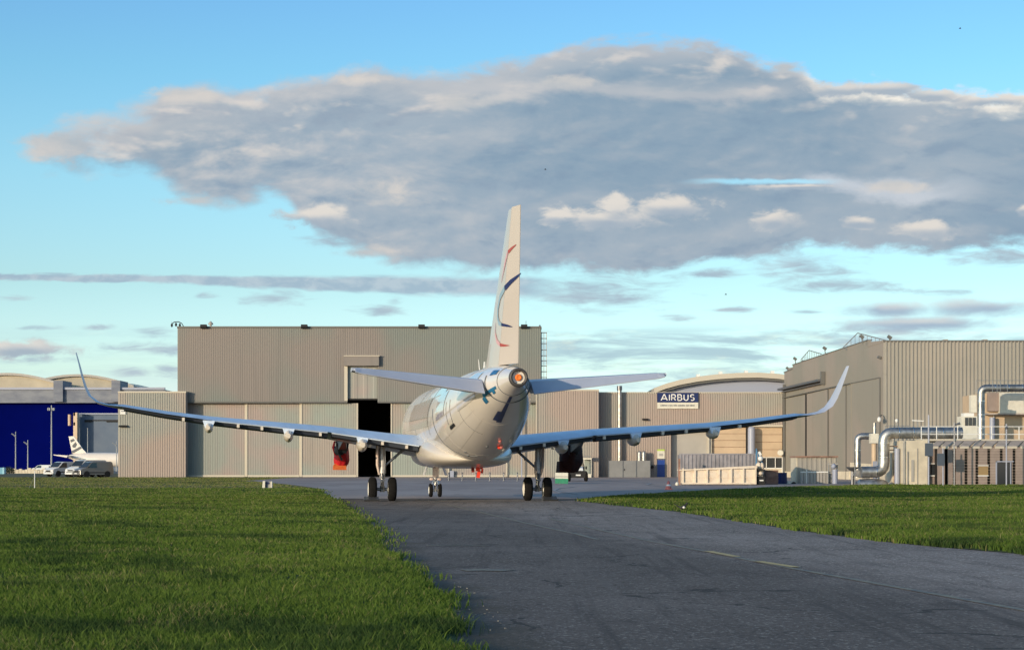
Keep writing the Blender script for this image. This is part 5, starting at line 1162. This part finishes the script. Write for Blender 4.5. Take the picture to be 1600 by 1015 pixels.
MB().pbox(1294,1309,724,725.5,150.3,.2).pbox(1294,1309,738,739,150.3,.2).build('crossbar', M['greydoor'], t)
t = bthing('generator', 'small cream cabinet with round grille beside the cream shed', 'cabinet', X(1236,150), 150)
MB().pbox(1231,1242,751,760,150,.8).build('casing', M['cream'], t); MB().lathe((X(1240,150),149.93,Z(756,150)),(0,1,0),[(0,.2),(.1,.2)],12).build('grille', M['black'], t)
YK = 145.0; gk = gz(YK)
t = bthing('cargo_container', 'dark grey corrugated shipping container behind the tan skip', 'container', X(1123,YK), YK+1.2)
MB().corr((X(1064,YK),YK),(X(1184,YK),YK), gk+.15, Z(709.5,YK), .30, .055).build('side_panel', M['container'], t)
MB().box(X(1063,YK),X(1185,YK),YK+.07,YK+2.4,gk+.12,Z(709.5,YK)-.02).build('body', M['container'], t)
MB().pbox(1061.5,1065,708,758,YK-.06,.14).pbox(1182,1185.5,708,758,YK-.06,.14).pbox(1061.5,1185.5,708,710,YK-.05,.12).build('corner_frame', M['container'], t)
YQ = 142.0; gq = gz(YQ)
t = bthing('skip_container', 'open tan steel skip with vertical ribs and worn paint', 'skip', X(1122,YQ), YQ+.8)
MB().box(X(1065,YQ),X(1180.5,YQ),YQ+.1,YQ+2.2,gq+.16,Z(732,YQ)-.03).build('body', M['skip'], t)
for k in range(7): px = 1066+k*18.9; MB().pbox(px,px+2.6,731,756,YQ-.06,.18).build('rib', M['skip'], t)
MB().add([(X(1062,YQ),YQ-.08,Z(733,YQ)),(X(1183,YQ),YQ-.08,Z(727,YQ)),(X(1183,YQ),YQ-.08,Z(731,YQ)),(X(1062,YQ),YQ-.08,Z(735,YQ)),(X(1062,YQ),YQ+2.2,Z(733,YQ)),(X(1183,YQ),YQ+2.2,Z(727,YQ)),(X(1183,YQ),YQ+2.2,Z(731,YQ)),(X(1062,YQ),YQ+2.2,Z(735,YQ))],[(0,1,2,3),(7,6,5,4),(0,4,5,1),(1,5,6,2),(2,6,7,3),(3,7,4,0)]).build('top_rim', M['skip'], t)
MB().pbox(1066,1181,753.5,756,YQ-.05,.16).pbox(1066,1181,745,745.8,YQ+.04,.1).build('bottom_rail', M['skip'], t); MB().box(X(1072,YQ),X(1076,YQ),YQ,YQ+2,gq-.02,gq+.2).box(X(1170,YQ),X(1174,YQ),YQ,YQ+2,gq-.02,gq+.2).build('skid', M['gunmetal'], t)
for px, lb in ((1061.5,'dark gas bottle and pipe bundle left of the tan skip'),):
    t = bthing('timber_post', 'weathered brown post at the left end of the tan skip', 'post', X(px,YQ), YQ+.2)
    MB().pbox(1060,1063,716,759,YQ+.3,.15).build('post', M['rust'], t)
t = bthing('work_machine', 'compact dark machine with rounded tan tanks right of the skip', 'machine', X(1190,YQ), YQ+1)
MB().pbox(1183.5,1195.5,744,757,YQ+.2,1.2).build('chassis', M['black'], t); MB().pbox(1187,1193,749,751,YQ+.14,.1).build('plate', M['white'], t)
MB().ell((X(1187.5,YQ),YQ+.7,Z(728,YQ)),.24,.4,.32).ell((X(1192.5,YQ),YQ+.7,Z(728,YQ)),.18,.35,.3).ell((X(1189,YQ),YQ+.6,Z(739,YQ)),.3,.45,.22).build('tank', M['skip'], t, 60)
MB().tube([(X(1184,YQ),YQ+.8,Z(745,YQ)),(X(1184,YQ),YQ+.8,Z(700,YQ)),(X(1188,YQ),YQ+.8,Z(712,YQ)),(X(1193,YQ),YQ+.8,Z(722,YQ))],.06,6).build('boom', M['teal_tape'], t); MB().ell((X(1190,YQ),YQ+.6,Z(716,YQ)),.2,.2,.2).obox((X(1188.5,YQ),YQ+.5,Z(708,YQ)),.18,.2,.3,ry=-.5).build('lamp_head', M['white'], t, 60)
MB().pbox(1182.7,1195.8,733,735,YQ+.1,1.2).build('deck', M['black'], t)
t = bthing('brown_crate', 'large reddish brown wooden crate right of the skip', 'crate', X(1206,146), 146)
MB().pbox(1196.5,1216,734,756.5,146,1.6).build('box', M['rust'], t); m = MB()
for q in (734,744.5,755): m.pbox(1196,1216.4,q,q+1.6,145.94,.08)
m.build('batten', M['rust'], t)
t = bthing('blue_tarpaulin', 'low dark blue covered stack between the crate and the old hangar', 'covered stack', X(1223,150), 150)
MB().loft([[Vector((X(1217,150)+a*(X(1231,150)-X(1217,150)),150.5+b*1.2,gz(150)+.9*k+.05*math.sin(a*9))) for a,b in ((0,0),(.3,-.1),(.7,.05),(1,0),(1,1),(0,1))] for k in (0,.6,1)]).build('cover', M['signblue'], t)
t = bthing('satellite_dish', 'round pale dish on the workshop wall above the barred window', 'dish', X(1220,215), 215); t.location.z = Z(707,214); org[t] = tuple(t.location)
MB().lathe((X(1221,214),214.6,Z(707,214)),(0,1,0),[(0,.30),(.10,.36),(.2,.1),(1.2,.05)],20).build('disc', M['cream'], t, 40)
t = bthing('traffic_cone', 'faded red and white cone left of the skip on the apron', 'cone', X(1044.5,124), 124)
MB().box(X(1044.5,124)-.26,X(1044.5,124)+.26,123.75,124.27,gz(124)+.01,gz(124)+.06).lathe((X(1044.5,124),124,gz(124)+.06),(0,0,1),[(0,.22),(.2,.17)],14).lathe((X(1044.5,124),124,gz(124)+.37),(0,0,1),[(0,.12),(.2,.07),(.24,.03)],14).build('cone_body', M['cone'], t, 40)
MB().lathe((X(1044.5,124),124,gz(124)+.26),(0,0,1),[(0,.17),(.11,.12)],14).build('white_band', M['white'], t, 40)
t = bthing('stone', 'small pale round marker stone left of the skip foot', 'stone', X(1058,140), 140)
MB().ell((X(1058,140),140,gz(140)+.12),.14,.14,.16).build('stone', M['cream'], t, 60)
# bollards joined by a low rail in front of the hangar doors
for k, px in enumerate((701,722.3,743.8,765.3,787,808.5)):
    Y = 173; t = bthing('bollard', 'low grey bollard, '+('leftmost','second from the left','third from the left','third from the right','second from the right','rightmost')[k]+' in the row under the fuselage', 'bollard', X(px,Y), Y, 'bollards in front of the hangar doors')
    MB().cyl((X(px,Y),Y,gz(Y)),(X(px,Y),Y,gz(Y)+.72),.06,n=10).ell((X(px,Y),Y,gz(Y)+.74),.08,.08,.07).build('post', M['gunmetal'], t, 40); MB().cyl((X(px,Y),Y,gz(Y)),(X(px,Y),Y,gz(Y)+.03),.13,n=10).build('foot', M['gunmetal'], t)
t = bthing('low_rail', 'thin low rail linking the grey bollards', 'rail', X(755,173), 173.1)
MB().cyl((X(701,173),173.1,gz(173)+.18),(X(812,173),173.1,gz(173)+.18),.02,n=6).build('bar', M['gunmetal'], t)
# tractor and plastic barrier
t = bthing('tow_tractor', 'white-bonneted black tow tractor parked under the right wing', 'tractor', 0, 0); YT = 168.0
gT = gz(YT); xT = X(903,YT); t.location = (xT,YT,gT); org[t] = (xT,YT,gT)
MB().box(xT-.72,xT+.72,YT,YT+2.6,gT+.35,gT+.95).box(xT-.65,xT+.65,YT+1.2,YT+2.8,gT+.95,gT+1.35).build('chassis', M['black'], t)
MB().add([(xT-.48,YT-.05,gT+.98),(xT+.48,YT-.05,gT+.98),(xT+.5,YT+1.1,gT+1.02),(xT-.5,YT+1.1,gT+1.02),(xT-.44,YT-.02,gT+1.22),(xT+.44,YT-.02,gT+1.22),(xT+.5,YT+1.1,gT+1.34),(xT-.5,YT+1.1,gT+1.34)],[(3,2,1,0),(4,5,6,7),(0,1,5,4),(1,2,6,5),(2,3,7,6),(3,0,4,7)]).build('bonnet', M['vanwhite'], t)
MB().tube([(xT-.6,YT+1.3,gT+1.3),(xT-.5,YT+1.5,gT+1.95),(xT+.5,YT+1.5,gT+1.95),(xT+.6,YT+1.3,gT+1.3)],.05,6).box(xT-.55,xT+.55,YT+1.5,YT+2.7,gT+1.93,gT+1.99).build('cab_frame', M['black'], t)
MB().box(xT-.2,xT+.25,YT-.08,YT-.02,gT+.52,gT+.64).build('number_plate', M['white'], t); MB().ell((xT+.78,YT+.9,gT+1.25),.08,.08,.16).build('mirror', M['black'], t)
for sx in (-1,1):
    for yy, rr in ((.3,.42),(2.2,.48)):
        wv = MB().lathe((xT+sx*.78-.14,YT+yy,gT+rr),(1,0,0),[(0,rr*.6),(.03,rr*.9),(.08,rr),(.2,rr),(.25,rr*.9),(.28,rr*.6)],20).build('wheel', M['tyre'], t, 40); MB().lathe((xT+sx*.78-.15,YT+yy,gT+rr),(1,0,0),[(0,rr*.1),(.02,rr*.55),(.28,rr*.55),(.3,rr*.1)],14).build('rim', M['greydoor'], wv, 40)
YP = 150.0; t = bthing('plastic_barrier', 'cream-topped green plastic barrier beside the tow tractor', 'barrier', X(878,YP), YP)
x0_, x1_ = X(869,YP), X(887.5,YP); gp_ = gz(YP)
def slab(z0,z1,th,name,m): 
    MB().add([(x0_,YP+3.4-th,gp_+z0),(x1_,YP-th,gp_+z0),(x1_,YP+th,gp_+z0),(x0_,YP+3.4+th,gp_+z0),(x0_,YP+3.4-th,gp_+z1),(x1_,YP-th,gp_+z1),(x1_,YP+th,gp_+z1),(x0_,YP+3.4+th,gp_+z1)],[(3,2,1,0),(4,5,6,7),(0,1,5,4),(1,2,6,5),(2,3,7,6),(3,0,4,7)]).build(name, M[m], t)
slab(0,.42,.22,'green_base','green'); slab(.422,.56,.17,'cream_band','cream'); slab(.562,.60,.14,'dark_groove','gunmetal'); slab(.602,.9,.15,'cream_top','cream')
# marker box and thin post on the left grass
t = bthing('marker_box', 'small white taxiway marker box with dark symbol on the left verge', 'marker', X(418,130), 130); gm_ = gz(130)+.02
MB().prism([(X(410.5,130),gm_),(X(411.5,130),gm_+.48),(X(415,130),gm_+.50),(X(414.7,130),gm_)],129.7,130.2).build('left_cheek', M['cream'], t)
MB().box(X(415.2,130),X(425,130),129.95,130.15,gm_,gm_+.44).build('box', M['greydoor'], t); MB().box(X(415.5,130),X(417.2,130),129.9,129.97,gm_+.06,gm_+.42).box(X(417,130),X(421,130),129.91,129.96,gm_+.26,gm_+.40).build('symbol', M['signblue'], t); MB().box(X(423.5,130),X(425.3,130),129.9,130.2,gm_,gm_+.46).build('right_cheek', M['cream'], t)
t = bthing('wire_post', 'thin white post with stay wires on the far left grass', 'post', X(54,128), 128); g_ = gz(128)
MB().cyl((X(54,128),128,g_),(X(54.3,128),128,Z(735,128)),.03,n=7).build('post', M['white'], t); MB().cyl((X(54,128),128,Z(744,128)),(X(42,128),128.5,g_),.012,n=4).cyl((X(54,128),128,Z(746,128)),(X(58,128),129.5,g_),.012,n=4).build('stay_wire', M['pole'], t)
# bird by the taxiway edge and birds in the sky
def bird(name, lab, loc, s, fly):
    t = thing(name, lab, 'bird', loc)
    b = MB(); x, y, z = loc
    if fly:
        b.loft([b.ring((x+k*s*.5,y,z),max(r*s,.005),(1,0,0),8) for k,r in ((-1,.02),(-.6,.10),(0,.15),(.6,.12),(.9,.08),(1.1,.02))]); b.build('body', M['bird'], t, 60)
        for sg in (-1,1): MB().loft([[Vector((x-.1*s-.25*s,y+sg*.05*s,z)),Vector((x+.25*s,y+sg*.05*s,z)),Vector((x,y+sg*.05*s,z+.05*s))],[Vector((x-.15*s,y+sg*.6*s,z+.3*s)),Vector((x+.2*s,y+sg*.6*s,z+.3*s)),Vector((x,y+sg*.6*s,z+.33*s))],[Vector((x-.3*s,y+sg*1.2*s,z+.2*s)),Vector((x-.1*s,y+sg*1.2*s,z+.2*s)),Vector((x-.2*s,y+sg*1.2*s,z+.22*s))]]).build('wing', M['bird'], t)
    else:
        MB().tube([(x-.17,y,z+.20),(x-.06,y,z+.14),(x+.02,y,z+.15),(x+.10,y,z+.20),(x+.15,y,z+.27)],[.012,.045,.075,.06,.03],10).ell((x+.16,y,z+.29),.04,.035,.04).build('body', M['bird'], t, 60)
        MB().ell((x+.05,y-.03,z+.155),.065,.055,.05).build('white_belly', M['white'], t, 60)
        MB().tube([(x-.10,y,z+.16),(x-.28,y,z+.28)],[.03,.012],6).build('tail', M['bird'], t); MB().cyl((x+.0,y-.02,z),(x+.02,y-.02,z+.12),.008,n=5).cyl((x+.05,y+.02,z),(x+.04,y+.02,z+.12),.008,n=5).build('leg', M['bird'], t)
        MB().cyl((x+.19,y,z+.29),(x+.25,y,z+.28),.012,.003,6).build('beak', M['bird'], t)
bird('magpie', 'black and white bird standing at the grass edge right of the taxiway', (X(1066,66.5),66.5,.04), 1, False)
for px, py, lb in ((1500,45,'tiny dark bird flying in blue sky near the top right corner'),(852,265,'tiny dark bird flying before the grey cloud left of centre'),(1134,460,'tiny dark bird flying low over the right cloud streaks')):
    bird('flying_bird', lb, (X(px,160),160,Z(py,160)), .2, True)

# ------------------------------------------------------------------ vans
def make_van(lab, paint, L=4.4, Wd=1.8, Ht=1.82):
    t = thing('van', lab, 'van', (0,0,0), 'vans parked beside the left annex'); k = Ht/1.82; h = Wd/2
    prof = [(-L/2,.45),(-L/2,.95*k),(-L/2+.12,1.72*k),(-L/2+.35,Ht),(L/2-1.95,Ht*.995),(L/2-1.55,Ht*.955),(L/2-.85,1.12*k),(L/2-.2,.92*k),(L/2-.02,.72*k),(L/2,.30),(-L/2+.1,.28)]
    R = []
    for s, y in ((.80,-1),(.94,-.985),(1,-.94),(1,.94),(.94,.985),(.80,1)):
        pass
    def row(yy, inset): return [Vector((a*(1-inset*.02), yy*(1-.09*max(0,(b-.95*k)/(Ht-.95*k))), b-(inset*.03 if b > 1 else -inset*.02))) for a,b in prof]
    MB().loft([row(-h,1),row(-h+.06,0),row(h-.06,0),row(h,1)]).build('body', paint, t, 35)
    sw = lambda z: h*(1-.09*max(0,(z-.95*k)/(Ht-.95*k)))
    MB().add([(L/2-.90,-h*.86,1.16*k),(L/2-.90,h*.86,1.16*k),(L/2-1.52,h*.80,.95*Ht),(L/2-1.52,-h*.80,.95*Ht),(L/2-.84,-h*.86,1.16*k),(L/2-.84,h*.86,1.16*k),(L/2-1.46,h*.80,.95*Ht),(L/2-1.46,-h*.80,.95*Ht)],[(3,2,1,0),(4,5,6,7),(0,1,5,4),(1,2,6,5),(2,3,7,6),(3,0,4,7)]).build('windscreen', M['glass'], t)
    for sg in (-1,1):
        zb, zq = 1.12*k, .92*Ht; m = MB(); q = [(L/2-1.05,zb),(L/2-1.6,zq),(L/2-2.15,zq),(L/2-2.15,zb)]
        m.add([(a,sg*(sw(b)+.012),b) for a,b in q]+[(a,sg*(sw(b)-.05),b) for a,b in q],[(0,1,2,3),(7,6,5,4),(0,4,5,1),(1,5,6,2),(2,6,7,3),(3,7,4,0)]).build('side_window', M['glass'], t)
        MB().box(-L/2+.5,L/2-1.0,sg*h-.01 if sg>0 else -h-.02,sg*h+.02 if sg>0 else -h+.01,.50,.60).build('side_trim', M['black'], t)
        MB().ell((L/2-1.0,sg*(h+.13),1.18*k),.07,.10,.11).build('mirror', M['black'], t, 60)
        MB().obox((L/2-.16,sg*h*.72,.80*k),.22,.38,.16,ry=.35).build('headlight', M['lens'], t)
        for xx in (L/2-.85,-L/2+.85):
            W_ = MB().lathe((xx,sg*(h-.17)-.11,.32),(0,1,0),[(0,.2),(.02,.29),(.05,.32),(.2,.32),(.24,.29),(.26,.2)],20).build('wheel', M['tyre'], t, 40)
            MB().lathe((xx,sg*(h-.17)-.12,.32),(0,1,0),[(0,.05),(.01,.2),(.27,.2),(.28,.05)],14).build('rim', M['greydoor'], W_, 40)
            MB().lathe((xx,sg*(h-.02)-.03,.36),(0,1,0),[(0,.38),(.06,.38)],20).build('wheel_arch', M['black'], t, 40)
    MB().box(L/2-.05,L/2+.03,-h*.45,h*.45,.62*k,.76*k).build('grille', M['black'], t); MB().box(L/2-.04,L/2+.06,-h*.9,h*.9,.34,.52).build('bumper', paint, t); MB().box(L/2+.0,L/2+.035,-h*.7,h*.7,.53,.60).build('air_intake', M['black'], t); MB().box(L/2+.03,L/2+.075,-.26,.26,.40,.5).build('number_plate', M['white'], t)
    return t
def place(v, px, Y, deg): v.location = (X(px,Y), Y, gz(Y)); v.rotation_euler = (0,0,rad(deg))
v = make_van('silver panel van nearest the left annex, front of the row', M['vansilver']); place(v, 145.5, 214, -90-47)
v = make_van('tall white van half hidden behind the silver one', M['vanwhite'], 5.0, 1.9, 2.0); place(v, 135, 219, -90-35)
v = make_van('white van, leftmost of the parked row', M['vanwhite'], 4.4, 1.8, 1.8); place(v, 98, 224.5, -90-38)

# ------------------------------------------------------------------ far left: blue hangar, curtain building, airliner tail, masts
YH = 700.0
BH = bthing('blue_hangar', 'huge royal blue hangar with grey fascia and cream curved roofs', 'hangar', X(90,YH), YH+30)
MB().box(X(-260,YH),X(260,YH),YH,YH+60,.75,Z(628,YH)).build('blue_doors', M['blueshed'], BH)
MB().box(X(-260,YH),X(260,YH),YH-3,YH+60,Z(629.5,YH),Z(609,YH)).build('fascia', M['greyfascia'], BH)
MB().box(X(-260,YH),X(260,YH),YH-3.6,YH-2,Z(609,YH),Z(605.5,YH)).build('fascia_trim', M['column'], BH)
for a,b in ((88,102.5),(178,191.5)): MB().box(X(a,YH),X(b,YH),YH-4.4,YH+10,Z(628,YH),Z(595,YH)).build('pylon', M['greyfascia'], BH)
for px in (): MB().box(X(px,YH)-.12,X(px,YH)+.12,YH-.12,YH+.02,.75,Z(628,YH)).build('door_joint', M['signblue'], BH)
for cx_, y_, zz, hw in ((12,YH+12,586,88),(122,YH+30,588,88),(190,YH+45,602,75)):
    pts = [(X(cx_+hw*s,y_), Z(zz+ (1-math.cos(s*1.35))*22,y_)) for s in [k/8-1 for k in range(17)]]
    MB().prism(pts+[(a,b-(6.5 if cx_ < 150 else 1.4)) for a,b in reversed(pts)], y_, y_+22).build('curved_roof', M['roofcream'], BH)
    pts2 = [(a,b+.9) for a,b in pts]; MB().prism(pts2+[(a,b-.9) for a,b in reversed(pts2)], y_-1.5, y_+1).build('roof_rim', M['white'] if cx_ > 150 else M['greydoor'], BH)
YG = 600.0
t = bthing('curtain_building', 'dark blue-grey building with a slotted top behind the distant airliner', 'building', X(150,YG), YG+10)
MB().box(X(123.5,YG),X(260,YG),YG,YG+20,.75,Z(646,YG)).build('curtain_wall', M['blastgrey'], t); MB().pbox(132,144,655.5,659,YG-.4,.45).pbox(144,166,655.5,657,YG-.4,.45).pbox(166,200,655.5,659,YG-.4,.45).build('slot', M['black'], t)
MB().pbox(122,260,645,647,YG-.6,.6).build('top_beam', M['column'], t)
t = bthing('service_tower', 'slender peach-coloured tower at the left of the curtain building', 'tower', X(117,YG-3), YG-3)
MB().box(X(114.5,YG-5),X(120.5,YG-5),YG-5,YG-2,.75,Z(645,YG)).build('shaft', M['peach'], t); MB().box(X(112,YG),X(114.5,YG),YG-5,YG-3,Z(665,YG),Z(648,YG)).box(X(120.5,YG),X(123,YG),YG-5,YG-3,Z(650,YG),Z(645,YG)).box(X(120.5,YG),X(123,YG),YG-5,YG-3,Z(665,YG),Z(660,YG)).build('bracket', M['peach'], t); MB().box(X(120.6,YG),X(123.4,YG),YG-2,YG-1,.75,Z(652,YG)).build('shadow_gap', M['black'], t)
YL = 540.0
t = bthing('distant_airliner', 'distant white airliner parked left of the hangar, tail marked in black', 'airliner', X(160,YL), YL)
sc_ = 1.0; q = lambda px: X(px,YL); zz = lambda py: Z(py,YL)
R = []
for px, top_, bot_ in ((105,712,713.5),(109,710,716),(118,708,720),(130,707,726),(145,706.5,729),(165,706.5,729),(200,707,729),(230,707,729),(262,707,729),(275,710,729),(283,717,726)):
    c = (zz(top_)+zz(bot_))/2; r_ = (zz(top_)-zz(bot_))/2; R.append([Vector((q(px),YL+r_*math.cos(a),c+r_*math.sin(a))) for a in [i*2*math.pi/16 for i in range(16)]])
MB().loft(R).build('fuselage', M['paint'], t, 60)
fo = MB().prism([(q(113),zz(708)),(q(136),zz(708)),(q(130),zz(702)),(q(115.5),zz(681)),(q(107.5),zz(681.5))],YL-.25,YL+.25).build('fin', M['paint'], t)
MB().prism([(q(110),zz(687)),(q(115),zz(685)),(q(117.5),zz(688)),(q(111),zz(691))],YL-.32,YL-.26).prism([(q(113),zz(696)),(q(118),zz(690)),(q(120.5),zz(694)),(q(118),zz(699)),(q(114.5),zz(699))],YL-.32,YL-.26).prism([(q(112.5),zz(704)),(q(126),zz(697)),(q(128),zz(700)),(q(116),zz(707)),(q(113),zz(707.5))],YL-.32,YL-.26).build('fin_emblem', M['seam'], fo)
MB().prism([(q(115),zz(711.5)),(q(93),zz(710)),(q(93),zz(711)),(q(113),zz(714.5))],YL-7,YL-.5).build('stabiliser', M['paint'], t)
for px, q0, w_, hd, lb in ((80.5,633,.32,'mast','tall floodlight mast standing before the royal blue hangar doors'),(24.5,674,.25,'lamp','lamp pole at the far left before the blue hangar, arm to its left'),(43.5,687,.25,'lamp','shorter lamp pole between the tall mast and the parked vans'),(137,668,.22,'none','plain thin pole rising behind the distant airliner'),(182,688,.2,'lamp','short lamp pole just left of the hangar annex corner')):
    Y = 480.0 if hd != 'none' else 575.0; t = bthing('lamp_mast', lb, 'lamp post', X(px,Y), Y, 'lamp posts on the far apron')
    MB().cyl((X(px,Y),Y,.75),(X(px,Y),Y,Z(q0,Y)),w_*.75,w_*.4,8).build('pole', M['pole'], t)
    if hd == 'mast':
        m = MB().box(X(px-4.5,Y),X(px+4.5,Y),Y-.3,Y+.3,Z(640,Y),Z(639,Y))
        for d in (-4.5,-2,2,4.5): m.box(X(px+d-.8,Y),X(px+d+.8,Y),Y-.8,Y-.2,Z(641,Y),Z(637,Y))
        m.build('lamp_head', M['pole'], t)
    elif hd == 'lamp': MB().tube([(X(px,Y),Y,Z(q0+8,Y)),(X(px-3,Y),Y,Z(q0+5,Y)),(X(px-6.5,Y),Y,Z(q0+3,Y))],.16,6).build('lamp_arm', M['pole'], t)
YV = 300.0
t = bthing('far_barrier', 'pale blurred concrete barrier line left of the parked vans', 'barrier', X(50,YV), YV); m = MB(); r = random.Random(2); px = 10
while px < 95: w_ = r.uniform(3,6); m.box(X(px,YV),X(px+w_-.4,YV),YV,YV+.7,.7,.7+r.uniform(.55,.95)); px += w_
m.build('block', M['cream_base'], t)
v = make_van('small distant pale car in front of the blue hangar doors', M['vanwhite'], 4.0, 1.7, 1.45); v.name = 'distant_car'; v['category'] = 'car'; del v['group']; place(v, 65, 330, 180)
t = bthing('far_bush', 'dark rounded bush at the far left edge beside the light blue sheeting', 'bush', X(13,280), 280)
vv = []; rr = random.Random(9); m = MB()
for k in range(500):
    a, b_ = rr.uniform(0,6.28), rr.random()**.5; c = Vector((X(13,280)+math.cos(a)*1.0*b_,280+math.sin(a)*.8*b_,gz(280)+.1+rr.random()*1.25*(1-b_*.6)))
    n = Vector((rr.uniform(-1,1),rr.uniform(-1,1),rr.uniform(-1,1))).normalized()*.14; k2 = n.orthogonal().normalized()*.1; m.add([c-n,c+k2,c+n],[(0,1,2)])
m.build('foliage', mat('bush_leaf', (.03,.045,.02), .7, var=.3, scale=3), t); MB().cyl((X(13,280),280,gz(280)),(X(13,280),280,gz(280)+.6),.06,n=6).build('stem', M['rust'], t)
t = bthing('light_blue_sheeting', 'low light blue sheeted stack at the left edge of the view', 'covered stack', X(1,270), 270)
MB().loft([[Vector((X(-8,270)+a*1.35,270+b,gz(270)+.9*k+.06*math.sin(a*7+k))) for a,b in ((0,0),(.4,-.05),(.8,.03),(1,0),(1,1),(0,1))] for k in (0,.6,1)]).build('cover', mat('light_blue_sheet', (.18,.42,.55), .5, var=.1), t)
